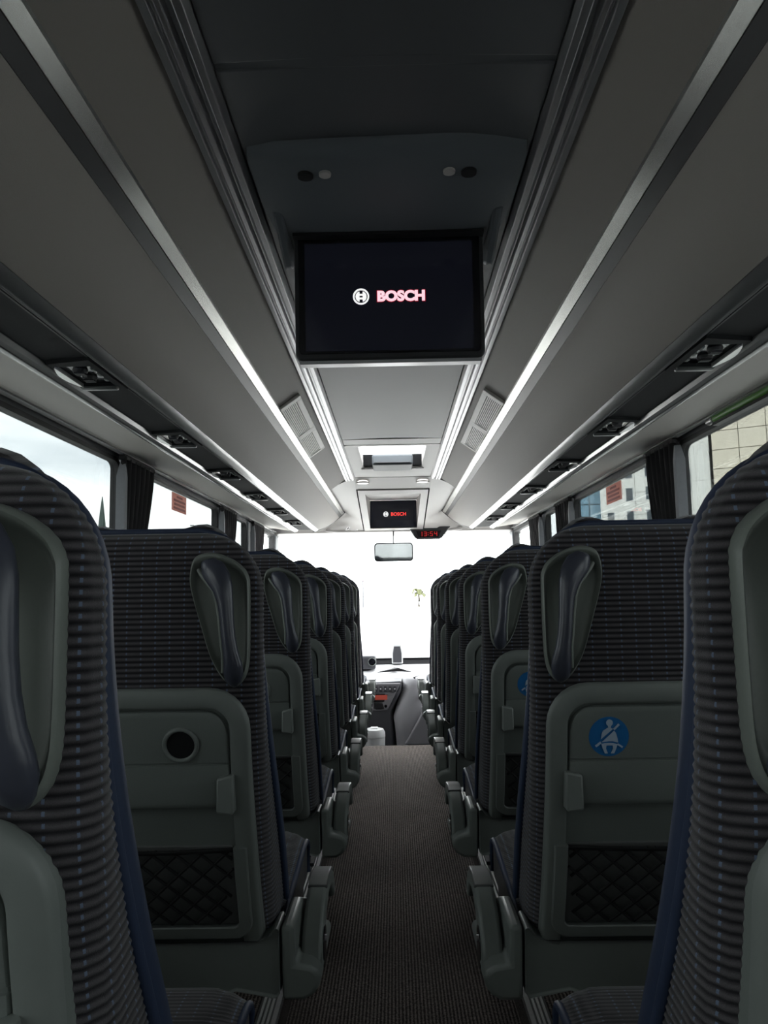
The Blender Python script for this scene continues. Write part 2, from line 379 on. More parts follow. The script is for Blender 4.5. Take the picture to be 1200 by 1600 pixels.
# roof hatch
h = thing('roof_hatch', 'square grey roof hatch letting daylight in, above the front aisle', 'hatch', (0, 4.955, 2.07))
yc, hy = 4.955, .515
o_ = rrect(-.284, .284, -hy, hy, .02, 3); mid = rrect(-.23, .23, -.46, .40, .03, 3); inn = rrect(-.205, .205, -.43, .36, .03, 3)
fr = MB().loft([[(p, q, .035) for p, q in o_], [(p, q, .0) for p, q in o_], [(p, q, .004) for p, q in mid], [(p, q, .012) for p, q in inn], [(p*.99, q*.99, .055) for p, q in inn]], True, False)
ob('hatch_frame', fr, 'bulkhead', h)
sh = MB(); sh.box(-.218, -.204, -.45, .375, .02, .098); sh.box(.204, .218, -.45, .375, .02, .098); sh.box(-.218, .218, .362, .375, .0, .098)
ob('hatch_lining', sh, 'bulkhead', h)
ob('hatch_gasket', MB().box(-.204, .204, .325, .361, .020, .097), 'matte_black', h)
ob('hatch_handle', MB().prism(rrect(-.135, .135, -.022, .050, .016, 4), 'y', .05, .31), 'housing', h, bevel=.012, seg=3)
ob('hatch_latch', MB().box(-.12, .12, .035, .055, -.012, -.006), 'dark_plastic', h, bevel=.003)
ob('hatch_window', MB().box(-.218, .218, -.46, .375, .100, .106), 'windscreen_glass', h, smooth=0)
ob('hatch_knob', MB().disc((0, -.1, .094), .02, .010, 'z', 16), 'black', h)
# roof opening: rebuild the roof sheet around the hatch
me = MB()
for b in ((-1.24, 1.24, Y0, 4.47, 2.16, 2.18), (-1.24, 1.24, 5.34, 7.5, 2.16, 2.18), (-1.24, -.22, 4.47, 5.34, 2.16, 2.18), (.22, 1.24, 4.47, 5.34, 2.16, 2.18)): me.box(*b)
for b in ((-.24, -.222, 4.45, 5.36, 2.1, 2.18), (.222, .24, 4.45, 5.36, 2.1, 2.18), (-.24, .24, 4.45, 4.47, 2.1, 2.18), (-.24, .24, 5.335, 5.36, 2.1, 2.18)): me.box(*b)
old = ceil.data; ceil.data = me.mesh('ceiling', 0); ceil.data.materials.append(M('wall_trim')); bpy.data.meshes.remove(old)

# air grilles on the sloping panels
for s, (ya, yb), lab in ((-1, (3.12, 4.26), 'left'), (1, (3.09, 4.19), 'right')):
    slope = math.atan2(.72, 1)
    g = thing('air_grille', 'pale slotted air grille in the sloping ceiling panel on the %s' % lab, 'air vent', (s*.427, (ya+yb)/2, 2.06-.72*(.427-.354)), 'ceiling air grilles')
    g.rotation_euler = (0, s*slope, 0)
    L = yb-ya; wd = .104
    # local: x across (inner = -s), y along, -z faces the cabin
    back = MB().box(-wd/2+.006, wd/2-.006, -L/2+.01, L/2-.01, -.004, .002); ob('grille_back', back, 'black', g)
    def rim(y0, y1):
        r = MB(); r.box(-wd/2, wd/2, y0, y0+.045, -.013, 0); r.box(-wd/2, wd/2, y1-.03, y1, -.013, 0)
        a, b = sorted((-s*wd/2, -s*(wd/2-.028))); r.box(a, b, y0+.045, y1-.03, -.013, 0)
        a, b = sorted((s*wd/2, s*(wd/2-.010))); r.box(a, b, y0+.045, y1-.03, -.013, 0)
        return r
    mid_y = -L/2+L*.53
    for (p, q) in ((-L/2, mid_y), (mid_y+.0, L/2)):
        ob('grille_frame', rim(p, q), 'grille', g, bevel=.003)
        for k in range(8):
            x = -s*(wd/2-.028) + s*(wd-.038)*(k+.5)/8
            ob('slat', MB().box(x-.0024, x+.0024, p+.045, q-.03, -.011, -.003), 'grille', g)

# ------------------------------------------------------------------ luggage racks
RY1 = 7.25
def rack_end(x):           # slanted front end of the rack
    return np.interp(x, [.46, .70, .87, 1.15], [RY1, 6.66, 6.6, 6.9])
def ext(pr, s, y0=Y0, y1=None):
    m_ = MB(); m_.loft([[(s*p, y0, q) for p, q in pr], [(s*p, (float(rack_end(p)) if y1 is None else y1), q) for p, q in pr]]); return m_
for s, side in ((-1, 'left'), (1, 'right')):
    R_ = thing('luggage_rack', 'long grey closed luggage rack running above the %s seats' % side, 'luggage rack', (0, 0, 0), 'overhead luggage racks')
    door = [(.506, 1.917)]
    for k in range(1, 9):
        t = k/8; door.append((.506+t*(.661-.506)-.012*math.sin(PI*t)*.7, 1.917+t*(1.775-1.917)-.012*math.sin(PI*t)*.7))
    ob('rack_front', ext(door+[(.72, 1.80), (.60, 1.95), (.52, 1.95)], s), 'rack_cloth', R_, smooth=50)
    ob('rack_body', ext([(.52, 1.952), (.60, 1.951), (.722, 1.803), (1.12, 1.815), (1.12, 2.02), (.56, 2.06), (.50, 1.99)], s), 'wall_trim', R_, smooth=0)
    ob('grip_rail', ext([(.463, 1.972), (.4655, 1.966), (.484, 1.9445), (.489, 1.944), (.505, 1.95), (.50, 1.985), (.472, 1.982)], s), 'rail_grip', R_, smooth=8)
    ob('shadow_gap', ext([(.4855, 1.9425), (.505, 1.917), (.518, 1.93), (.515, 1.948), (.492, 1.9435)], s), 'dark_plastic', R_, smooth=0)
    ob('lower_lip', ext([(.662, 1.7745), (.668, 1.768), (.684, 1.7562), (.690, 1.7555), (.694, 1.765), (.72, 1.79), (.68, 1.79)], s), 'lip_plastic', R_, smooth=30)
    ob('lip_edge', ext([(.6905, 1.7555), (.6935, 1.7545), (.697, 1.757), (.6965, 1.764), (.6945, 1.764)], s), 'trim_plastic', R_, smooth=30)
    ob('service_channel', ext([(.6975, 1.766), (.825, 1.766), (.83, 1.80), (.73, 1.80)], s), 'channel', R_, smooth=0)
    ob('channel_groove', ext([(.709, 1.7655), (.7135, 1.7655), (.7135, 1.764), (.709, 1.764)], s), 'black', R_, smooth=0)
    ob('trim_strip', ext([(.826, 1.764), (.832, 1.753), (.842, 1.7485), (.853, 1.7455), (.862, 1.7475), (.866, 1.757), (.86, 1.79), (.83, 1.79)], s), 'trim_plastic', R_, smooth=30)
    ob('trim_groove', ext([(.8425, 1.7478), (.8455, 1.7473), (.8455, 1.7455), (.8425, 1.746)], s), 'black', R_, smooth=0)
    ob('window_header', ext([(.867, 1.756), (1.09, 1.803), (1.105, 1.801), (1.12, 1.815), (.87, 1.80)], s), 'under_panel', R_, smooth=0)
    o = ob('end_cap', ext([(.47, 1.985), (.463, 1.972), (.484, 1.9425), (.506, 1.914), (.575, 1.835), (.661, 1.772), (.695, 1.754), (.71, 1.79), (.60, 2.0)], s, y0=None or 0), 'dark_plastic', R_, smooth=0)
    for v in o.data.vertices:      # a thin slice only, just past the end
        e = float(rack_end(abs(v.co.x)))
        v.co.y = e+.014 if v.co.y > 3 else e-.004
        c = Vector((s*.58, 0, 1.88)); d = Vector((v.co.x, 0, v.co.z))-c; v.co.x = c.x+d.x*1.05; v.co.z = c.z+d.z*1.05
    # curtain track in the window head
    ob('curtain_track', MB().box(min(s*1.105, s*1.13), max(s*1.105, s*1.13), Y0, 7.2, 1.795, 1.803), 'trim_plastic', R_)

# service units with reading lamp and air nozzles
def service_unit(s):
    t = thing('service_unit', '', 'service panel')
    fr = MB(); o = [(-.058, -.125), (.055, -.10), (.055, .115), (-.062, .13)]; i = [(-.045, -.085), (.038, -.085), (.038, .085), (-.045, .085)]
    fr.loft([[(p*s, q, .002) for p, q in o], [(p*s, q, -.010) for p, q in o], [(p*s, q, -.012) for p, q in i], [(p*s, q, .004) for p, q in i]], True, False)
    ob('unit_frame', fr, 'channel', t)
    ob('unit_panel', MB().box(-.046, .046, -.086, .086, -.004, .0), 'black_gloss', t)
    for q in (-.03, .03):
        n = MB(); n.tube([(0, q, -.003), (0, q, -.012)], [.019, .016], 14, up=(0, 1, 0)); nz_ = ob('air_nozzle', n, 'dark_plastic', t)
        for k in (-1, 0, 1): ob('vane', MB().box(-.013, .013, q+k*.008-.0012, q+k*.008+.0012, -.016, -.011), 'dark_plastic', nz_)
    for k in range(3):
        ob('button', MB().box(-.036*s-.005, -.036*s+.005, -.05+k*.045, -.032+k*.045, -.009, -.003), 'plastic', t, bevel=.002)
    ob('ridge', MB().box(-.048, .048, .09, .108, -.020, -.006), 'lip_plastic', t, bevel=.004)
    # curved reading-lamp reflector on the window side
    rp = MB(); n = 8
    a = [(s*(.040+.018*math.sin(PI*k/n)), -.085+.17*k/n) for k in range(n+1)] + [(s*.038, .085), (s*.038, -.085)]
    rp.prism(a, 'z', -.016, -.006); ob('reading_lamp', rp, 'reflector', t)
    for q in (-.02, .02): ob('indicator', MB().box(q-.003, q+.003, -.084, -.080, -.008, -.003), 'led_blue', t)
    return t
ORD = ['nearest the camera', 'second from the camera', 'third from the camera', 'fourth from the camera', 'fifth from the camera', 'sixth from the camera', 'farthest from the camera']
for s, side, y0 in ((-1, 'left', 1.865), (1, 'right', 1.80)):
    base = service_unit(s)
    for k in range(6):
        u = base if k == 0 else copy_tree(base)
        u.location = (s*.765, y0+k*.80, 1.766)
        tag(u, 'dark reading-lamp and air-nozzle unit under the %s rack, %s' % (side, ORD[k] if k < 5 else 'farthest from the camera'), 'service panel', 'service units under the %s rack' % side)
        # dark recess plate in front of each unit
# ------------------------------------------------------------------ front bulkhead
bk = thing('front_bulkhead', 'light grey moulded bulkhead over the windscreen, framing the front screen', 'bulkhead', (0, 0, 0))
def bz(y): return 2.07-.153*(y-5.7)
YB = 7.40
for s in (-1, 1):
    w = MB(); rows = []
    for k in range(9):
        y = 5.70+(YB-5.70)*k/8; t = k/8
        xo = .475+(.66-.475)*t; zo = 1.985+(bz(YB)-1.985)*t
        # the outer edge stays high behind the rack and drops at the very front
        yo = 5.70+(7.26-5.70)*min(1, k/6) if k < 7 else (7.36 if k == 7 else YB)
        xo = .475 if k < 7 else (.56 if k == 7 else .66); zo = 1.99 if k < 7 else (1.90 if k == 7 else bz(YB))
        row = [(s*.292, y, bz(y)), (s*(.292+.5*(xo-.292)), .5*(y+yo), .55*bz(y)+.45*zo), (s*xo, yo, zo), (s*(xo+.5), yo, zo+.02)]
        rows.append(row)
    w.loft(rows, False, False)
    if s < 0: LROWS = rows
    top = MB(); k = len(w.v); v2 = [(x, y, z+.03) for x, y, z in w.v]
    solid = MB(); n = 4; vs = w.v + v2; fs = list(w.f) + [tuple(i+k for i in f[::-1]) for f in w.f]
    R = len(rows)
    for i in range(R-1):
        for c in (0, n-1): fs.append((i*n+c, (i+1)*n+c, (i+1)*n+c+k, i*n+c+k))
    for c in range(n-1):
        for i in (0, R-1): fs.append((i*n+c, i*n+c+1, i*n+c+1+k, i*n+c+k))
    solid.add(vs, fs); ob('bulkhead_wing', solid, 'bulkhead', bk)
# top strip with two downlights
ob('bulkhead_top', MB().loft([[(-.291, y, z), (.291, y, z), (.291, y, z+.03), (-.291, y, z+.03)] for y, z in ((5.70, 2.07), (5.996, bz(5.996)))]), 'bulkhead', bk)
for s in (-1, 1):
    dl = MB(); dl.tube([(s*.228, 5.80, bz(5.8)+.012), (s*.228, 5.80, bz(5.8)-.012)], [.044, .040], 20, up=(0, 1, 0))
    d = ob('downlight', dl, 'lamp_white', bk); rg = MB(); ring = [(s*.228+.046*math.cos(2*PI*k/20), 5.80+.046*math.sin(2*PI*k/20), bz(5.8)-.008) for k in range(20)]
    rg.tube(ring, .006, 6, closed=True); ob('lamp_ring', rg, 'bulkhead', d)
# screen surround
SY, SZ0 = 7.28, bz(7.28)
SZ1 = SZ0+.262
def strip(x0, x1, y0, y1): return MB().loft([[(x0, y, bz(y)-.008), (x1, y, bz(y)-.008), (x1, y, bz(y)+.03), (x0, y, bz(y)+.03)] for y in (y0, y1)])
sp_ = strip(-.280, -.222, 6.012, YB); sp_.add(*(lambda q: (q.v, q.f))(strip(.222, .280, 6.012, YB))); sp_.add(*(lambda q: (q.v, q.f))(strip(-.222, .222, 6.012, 6.12))); sp_.add(*(lambda q: (q.v, q.f))(strip(-.222, .222, SY, YB)))
sur = ob('screen_surround', sp_, 'bulkhead', bk, smooth=0)
hd = MB(); hd.add([(-.222, 6.12, bz(6.12)-.004), (.222, 6.12, bz(6.12)-.004), (.222, SY, SZ1), (-.222, SY, SZ1)], [(0, 1, 2, 3)])
hd.add([(-.222, 6.12, bz(6.12)+.03), (.222, 6.12, bz(6.12)+.03), (.222, SY, SZ1+.03), (-.222, SY, SZ1+.03)], [(3, 2, 1, 0)])
for s in (-1, 1):
    hd.add([(s*.222, 6.12, bz(6.12)), (s*.222, SY, SZ0), (s*.222, SY, SZ1+.02), (s*.222, 6.12, bz(6.12)+.02)], [(0, 1, 2, 3)])
ob('screen_hood', hd, 'bulkhead', sur, smooth=0)
ob('surround_gap', MB().loft([[(-.29, y, bz(y)+.02), (.29, y, bz(y)+.02), (.29, y, bz(y)+.024), (-.29, y, bz(y)+.024)] for y in (5.99, 6.03)]), 'matte_black', bk)
for x in (-.286, .286): ob('surround_gap', MB().loft([[(x-.007, y, bz(y)+.012), (x+.007, y, bz(y)+.012), (x+.007, y, bz(y)+.016), (x-.007, y, bz(y)+.016)] for y in (6.0, YB)]), 'matte_black', bk)
# lower rim and windscreen header
rim = MB(); ring = []
for x in (-.66, -.55, .55, .66):
    z = bz(YB)+(0 if abs(x) < .6 else .012)
    ring.append([(x, YB-.03, z-.012), (x, YB+.015, z-.016), (x, YB+.02, z+.01), (x, YB-.03, z+.01)])
rim.loft(ring); ob('bulkhead_rim', rim, 'bulkhead', bk, bevel=.005)
ob('windscreen_header', MB().loft([[(x, 7.40, 1.798), (x, 7.62, 1.775), (x, 7.66, 1.80), (x, 7.62, 2.2), (x, 7.40, 1.86)] for x in (-1.24, 1.24)]), 'bulkhead', bk, smooth=0)
def wing_pt(c, t):
    a = Vector(LROWS[7][0]).lerp(Vector(LROWS[7][1]), c); b = Vector(LROWS[8][0]).lerp(Vector(LROWS[8][1]), c); return a.lerp(b, t)
def wing_plate(c0, c1, t0, t1, n):
    q = [wing_pt(c, t) for c, t in ((c0, t0), (c1, t0), (c1, t1), (c0, t1))]
    return MB().loft([[p+Vector((0, -.001, -.001)) for p in q], [p+Vector((0, -n, -n)) for p in q]])
lo = ob('notice_label', wing_plate(.30, 1.0, .30, .86, .004), 'label_white', bk); lo['label'] = 'small white printed notice'
for q in range(3): ob('print_line', wing_plate(.36, .80, .40+q*.14, .46+q*.14, .0055), 'label_print', lo)
ob('print_symbol', wing_plate(.86, .94, .40, .76, .0055), 'black', lo)

def logo_parts(parent, k, cx, y, cz, letter_mats):
    """ring with armature at (cx,cz) radius 1*k, then the word; all on the plane y, facing -y"""
    n = 32
    def ringm(r0, r1):
        m_ = MB(); a = [[(cx+r*k*math.cos(2*PI*i/n), yy, cz+r*k*math.sin(2*PI*i/n)) for i in range(n)] for r, yy in ((r0, y), (r0, y-.0012), (r1, y-.0012), (r1, y))]
        return m_.loft(a, True, False)
    ob('logo_ring', ringm(1.0, .80), 'logo_white', parent)
    h_ = MB()
    for s in (-1, 1):
        a0 = 68
        pts = [(s*.68*math.cos(math.radians(t)), .68*math.sin(math.radians(t))) for t in range(-60, 61, 12)]
        pts = pts + [(s*.20, .62), (s*.20, .17), (s*.20, -.17), (s*.20, -.62)]
        h_.prism([(cx+p*k, cz+q*k) for p, q in pts], 'y', y-.0012, y)
    h_.prism([(cx+p*k, cz+q*k) for p, q in [(-.22, .34), (.22, .34), (.22, .12), (-.22, .12)]], 'y', y-.0011, y)
    h_.prism([(cx+p*k, cz+q*k) for p, q in [(-.22, -.12), (.22, -.12), (.22, -.34), (-.22, -.34)]], 'y', y-.0011, y)
    ob('logo_armature', h_, 'logo_white', parent, smooth=0)
    for off, mt, dy in letter_mats:
        me = text_mesh('BOSCH', 1.0, off, .0)
        xs = [v.co.x for v in me.vertices]; zs = [v.co.y for v in me.vertices]
        x0, x1, z0, z1 = min(xs), max(xs), min(zs), max(zs)
        grow = .06 if dy < .0009 and len(letter_mats) > 1 and mt == 'logo_halo' else 0
        W_, H_ = 5.85*k+grow*2*k*1.5, 1.38*k+grow*2*k*1.5
        for v in me.vertices:
            v.co = Vector((cx+2.0*k-grow*1.5*k+(v.co.x-x0)/(x1-x0)*W_, y-dy, cz-H_/2+(v.co.y-z0)/(z1-z0)*H_))
        link('lettering', me, mt, parent)
fs_ = thing('front_screen', 'small black screen with red lettering, set in the front bulkhead', 'screen', (0, 0, 0))
ob('screen_case', MB().prism(rrect(-.221, .221, SZ0-.004, SZ1-.002, .006, 3), 'y', SY-.004, SY+.03), 'black', fs_)
ob('display', MB().box(-.214, .214, SY-.006, SY-.003, SZ0+.004, SZ1-.01), 'screen', fs_)
logo_parts(fs_, .0245, -.072, SY-.0065, SZ0+.128, [(.028, 'logo_red', .0012)])

# digital clock hanging below the header
ck = thing('digital_clock', 'black hanging digital clock with red digits reading 13:54', 'clock', (0, 7.36, 1.80))
ob('clock_case', MB().prism([(.135, .035), (.155, .012), (.20, -.065), (.225, -.083), (.44, -.083), (.468, -.065), (.525, .012), (.545, .035)], 'y', -.03, .05), 'dark_plastic', ck, bevel=.008, seg=3)
ob('clock_window', MB().prism([(.215, -.005), (.235, -.066), (.43, -.066), (.45, -.005)], 'y', -.033, -.028), 'black_gloss', ck)
SEG = {'1': 'bc', '3': 'abcdg', '5': 'acdfg', '4': 'bcfg'}
def digit(ch, x, z, w, h_, y):
    d = MB(); t = .0065
    seg = {'a': (x, x+w, z+h_-t, z+h_), 'd': (x, x+w, z, z+t), 'g': (x, x+w, z+h_/2-t/2, z+h_/2+t/2), 'b': (x+w-t, x+w, z+h_/2, z+h_), 'c': (x+w-t, x+w, z, z+h_/2), 'f': (x, x+t, z+h_/2, z+h_), 'e': (x, x+t, z, z+h_/2)}
    for q in SEG[ch]:
        a = seg[q]; d.box(a[0]+.001, a[1]-.001, y-.002, y, a[2]+.001, a[3]-.001)
    ob('digit', d, 'clock_red', ck)
for ch, x in zip('1354', (.245, .287, .345, .387)): digit(ch, x, -.057, .028, .044, -.033)
cl = MB(); cl.box(.325, .331, -.035, -.033, -.047, -.041); cl.box(.325, .331, -.035, -.033, -.027, -.021); ob('colon', cl, 'clock_red', ck)

# ------------------------------------------------------------------ ceiling monitor near the camera
tvh = thing('monitor_housing', 'dark moulded ceiling housing that carries the folding monitor', 'housing', (0, 0, 0))
hs = MB(); rings = []
for y, hw, zb in ((1.385, .262, 2.068), (1.395, .272, 2.055), (1.42, .276, 2.046), (1.60, .274, 2.040), (1.72, .262, 2.036), (1.80, .252, 2.036)):
    N = 12; low = [(-hw + 2*hw*k/N, y + (.014*((2*k/N-1)**2) if y < 1.43 else 0), zb + .012*abs(2*k/N-1)**6) for k in range(N+1)]
    rings.append(low + [(hw, y, 2.082), (-hw, y, 2.082)])
hs.loft(rings); ob('housing_cover', hs, 'housing', tvh)
for s in (-1, 1):
    a, b = sorted((s*.233, s*.256))
    ck_ = MB().prism([(1.62, 2.045), (1.70, 2.025), (1.80, 2.000), (1.825, 2.002), (1.825, 2.06), (1.62, 2.06)], 'x', a, b); ob('hinge_cheek', ck_, 'housing', tvh, bevel=.006)
    sp = MB().tube([(s*.165, 1.47, 2.048), (s*.165, 1.47, 2.040)], [.0165, .0155], 20, up=(0, 1, 0)); ob('speaker_dot', sp, 'black', tvh)
    sp = MB().tube([(s*.125, 1.465, 2.048), (s*.125, 1.465, 2.040)], [.013, .012], 18, up=(0, 1, 0)); ob('screw_cover', sp, 'bulkhead', tvh)
ob('housing_slot', MB().box(-.222, .222, 1.70, 1.80, 2.030, 2.037), 'black', tvh)
tv = thing('ceiling_monitor', 'large black ceiling monitor showing a white emblem and pink lettering', 'monitor', (0, 1.735, 2.068)); tv.rotation_euler = (math.radians(4), 0, 0)
TW, TH = .222, .322
ob('monitor_case', MB().prism(rrect(-TW, TW, -TH, 0, (.016, .016, .012, .012), 4), 'y', -.012, .035), 'dark_plastic', tv, bevel=.006, seg=3)
ob('front_glass', MB().prism(rrect(-TW+.010, TW-.010, -TH+.014, -.006, .008, 3), 'y', -.0145, -.010), 'black_gloss', tv)
ob('display', MB().box(-.197, .195, -.0155, -.0135, -.302, -.048), 'screen', tv)
ob('bottom_trim', MB().prism(rrect(-TW+.008, TW-.008, -TH-.008, -TH+.002, .003, 2), 'y', -.006, .03), 'alu', tv)
ob('camera_bar', MB().box(-.022, .022, -.0155, -.0135, -.033, -.026), 'dark_plastic', tv)
logo_parts(tv, .0190, -.066, -.016, -.175, [(.07, 'logo_halo', .0006), (.055, 'logo_pink', .0012)])

# ------------------------------------------------------------------ windscreen, dash and driver's area
ws = MB(); t_ = .008
ws.add([(-1.2, 7.52, 1.90), (1.2, 7.52, 1.90), (1.2, 8.04, .50), (-1.2, 8.04, .50), (-1.2, 7.53, 1.90), (1.2, 7.53, 1.90), (1.2, 8.05, .50), (-1.2, 8.05, .50)], [(0, 1, 2, 3), (7, 6, 5, 4), (0, 4, 5, 1), (3, 2, 6, 7)])
wsr = struct('window_%d' % (wn+1), ws, 'windscreen_glass', smooth=0)
wm = MB()
for s in (-1, 1): wm.tube([(s*1.2, 7.45, 2.0), (s*1.2, 7.62, 1.6), (s*1.19, 7.95, .7), (s*1.19, 8.05, .45)], .05, 8)
ob('windscreen_pillar', wm, 'rubber', wsr)
ob('windscreen_gasket', MB().box(-1.2, 1.2, 7.98, 8.06, .505, .545), 'matte_black', wsr, bevel=.006)
struct('wall_front', MB().box(-1.24, 1.24, 8.04, 8.1, -.45, .50), 'wall_trim')

db = thing('dashboard', 'pale topped dashboard under the windscreen with dark grey centre console', 'dashboard', (0, 0, 0))
ob('dash_top', MB().loft([[(x, 7.30+.10*abs(x), .372-.02*abs(x)), (x, 7.40, .415), (x, 7.75, .475), (x, 8.02, .50), (x, 8.03, .30), (x, 7.5, .20), (x, 7.33, .34)] for x in (-1.15, -.6, -.2, .1, .4, .8, 1.15)]), 'dash_top', db)
ob('dash_edge', MB().loft([[(x, 7.90, .495), (x, 7.98, .53), (x, 8.02, .54), (x, 8.02, .49), (x, 7.90, .485)] for x in (-1.15, 1.15)]), 'matte_black', db)
# console with switches, facing the driver and the aisle
con = MB().loft([[(-.60, 7.05, .40), (.045, 7.00, .425), (.055, 7.30, .42), (-.60, 7.36, .40)], [(-.60, 7.03, .37), (.040, 6.97, .36), (.055, 7.3, .36), (-.60, 7.36, .36)], [(-.60, 7.06, .12), (-.055, 6.98, .17), (.05, 7.3, .17), (-.60, 7.36, .12)], [(-.60, 7.10, -.38), (-.02, 7.04, -.38), (.06, 7.3, -.38), (-.6, 7.36, -.38)]])
ob('console', con, 'dash_dark', db, bevel=.012, seg=3)
cp = MB().loft([[(-.235, 6.985, .405), (.035, 6.958, .408), (.035, 6.985, .408), (-.235, 7.02, .405)], [(-.235, 7.005, .165), (-.085, 6.966, .172), (-.085, 7.0, .172), (-.235, 7.03, .165)]])
pn = ob('switch_panel', cp, 'dash_grey', db, bevel=.008)
def onp(x, z): return np.interp(z, [.165, .405], [6.967, 6.960]) + (-.0+(.035-x)*.12)
for k in range(5):
    x = -.185+k*.042; y = onp(x, .365)
    b_ = ob('rocker_switch', MB().box(x-.013, x+.013, y-.014, y+.004, .335, .385), 'dash_dark', pn, bevel=.003)
    ob('symbol', MB().box(x-.006, x+.006, y-.0155, y-.0135, .356, .366), 'button_white', b_)
y = onp(-.13, .29); rd = ob('radio', MB().box(-.215, -.055, y-.012, y+.02, .245, .320), 'black', pn, bevel=.003)
ob('radio_display', MB().box(-.195, -.085, y-.0145, y-.0115, .265, .307), 'radio_red', rd)
ob('lower_unit', MB().box(-.205, -.075, y-.010, y+.02, .185, .235), 'black', pn, bevel=.003)
ob('rotary_knob', MB().tube([(-.10, y-.008, .21), (-.10, y-.028, .21)], [.014, .012], 16, up=(0, 0, 1)), 'black_gloss', pn)
ob('glovebox_lid', MB().box(-.235, -.045, 7.03, 7.07, -.05, .09), 'dash_dark', db, bevel=.01)
ob('lid_latch', MB().box(-.17, -.12, 7.018, 7.032, .045, .065), 'black', db, bevel=.003)
# moulded bulge towards the entrance
bl = MB(); rings = []
for z, xa, xb, ya, yb in ((-.38, -.01, .34, 6.92, 7.5), (-.25, .0, .34, 6.90, 7.5), (-.02, -.015, .33, 6.86, 7.5), (.12, -.03, .31, 6.88, 7.5), (.26, .015, .29, 6.93, 7.5), (.38, .05, .27, 6.98, 7.45), (.43, .06, .26, 7.02, 7.4), (.445, .08, .24, 7.08, 7.36)):
    rings.append([(xa, yb, z), (xa, ya+.10, z), (xa+.03, ya+.03, z), (xa+.09, ya, z), (xb-.09, ya, z), (xb-.03, ya+.03, z), (xb, ya+.1, z), (xb, yb, z)])
bl.loft(rings); ob('console_bulge', bl, 'dash_grey', db, smooth=60)
sc = MB().prism([(.06, -.10), (.10, -.11), (.30, -.11), (.30, .18), (.25, .24), (.18, .10)], 'y', 6.835, 6.88); ob('kick_panel', sc, 'dash_grey', db, bevel=.015, seg=3)
ob('grab_cup', MB().tube([(.205, 6.915, .30), (.24, 6.90, .33), (.27, 6.92, .37)], [.012, .022, .012], 10), 'bin_white', db)
# instrument binnacle
bn = ob('instrument_hood', MB().loft([[(x, 7.60, .47), (x, 7.62, .60), (x, 7.85, .62), (x, 7.9, .5)] for x in (-.62, -.20)]), 'dash_dark', db, bevel=.02, seg=3)
ob('gauge', MB().tube([(-.235, 7.605, .545), (-.235, 7.59, .545)], [.036, .034], 20), 'black_gloss', bn)
ob('gauge_ring', MB().tube([(-.235+.037*math.cos(2*PI*k/20), 7.592, .545+.037*math.sin(2*PI*k/20)) for k in range(20)], .004, 6, closed=True), 'plastic', bn)

fo = MB(); 
fo.loft([[(-.19, 7.52, .448), (-.02, 7.60, .462), (.16, 7.50, .447), (.02, 7.56, .452)], [(-.19, 7.52, .453), (-.02, 7.60, .490), (.16, 7.50, .452), (.02, 7.56, .486)]])
tag(ob('document_wallet', fo, 'black', None, bevel=.003), 'flat black wallet lying on the white dashboard top', 'wallet')
sn = thing('windscreen_sensor', 'dark tapered sensor box standing upright behind the windscreen', 'sensor', (.012, 7.88, .50))
ob('sensor_case', MB().loft([[(-.056, -.02, .0), (.056, -.02, .0), (.056, .05, .0), (-.056, .05, .0)], [(-.056, -.02, .10), (.056, -.02, .10), (.05, .04, .10), (-.05, .04, .10)], [(-.042, -.005, .195), (.042, -.005, .195), (.035, .03, .195), (-.035, .03, .195)]]), 'bin_white', sn, bevel=.01, seg=3)
ob('sensor_face', MB().loft([[(-.043, -.0245, .012), (.043, -.0245, .012), (.043, -.019, .012), (-.043, -.019, .012)], [(-.043, -.0245, .10), (.043, -.0245, .10), (.043, -.018, .10), (-.043, -.018, .10)], [(-.032, -.0115, .172), (.032, -.0115, .172), (.032, -.003, .172), (-.032, -.003, .172)]]), 'dash_dark', sn, bevel=.004)
# interior mirror
mi = thing('interior_mirror', 'rectangular interior mirror hanging from the windscreen header', 'mirror', (-.004, 7.28, 1.595)); mi.rotation_euler = (math.radians(2.4), 0, math.radians(-.3))
ob('mirror_frame', MB().prism(rrect(-.185, .185, -.088, .088, .03, 5), 'y', 0, .035), 'black', mi, bevel=.008, seg=3)
ob('mirror_glass', MB().prism(rrect(-.174, .174, -.077, .077, .024, 5), 'y', -.002, .004), 'mirror', mi)
ob('mirror_stalk', MB().tube([(.0, .02, .07), (.0, .03, .16), (.0, .12, .21)], .006, 8, up=(1, 0, 0)), 'black', mi)
# waste bin
wb = thing('waste_bin', 'white round waste bin standing beside the driver console', 'bin', (-.195, 6.62, -.378))
ob('bin_body', MB().tube([(0, 0, 0), (0, 0, .02), (0, 0, .30), (0, 0, .385)], [.075, .08, .088, .09], 28, up=(0, 1, 0)), 'bin_white', wb)
ob('bin_lid', MB().tube([(0, 0, .388), (0, 0, .425), (0, 0, .45), (0, 0, .458)], [.092, .09, .078, .05], 28, up=(0, 1, 0)), 'bin_white', wb)
ob('lid_flap', MB().box(-.03, .03, -.045, .045, .456, .463), 'button_white', wb, bevel=.003)

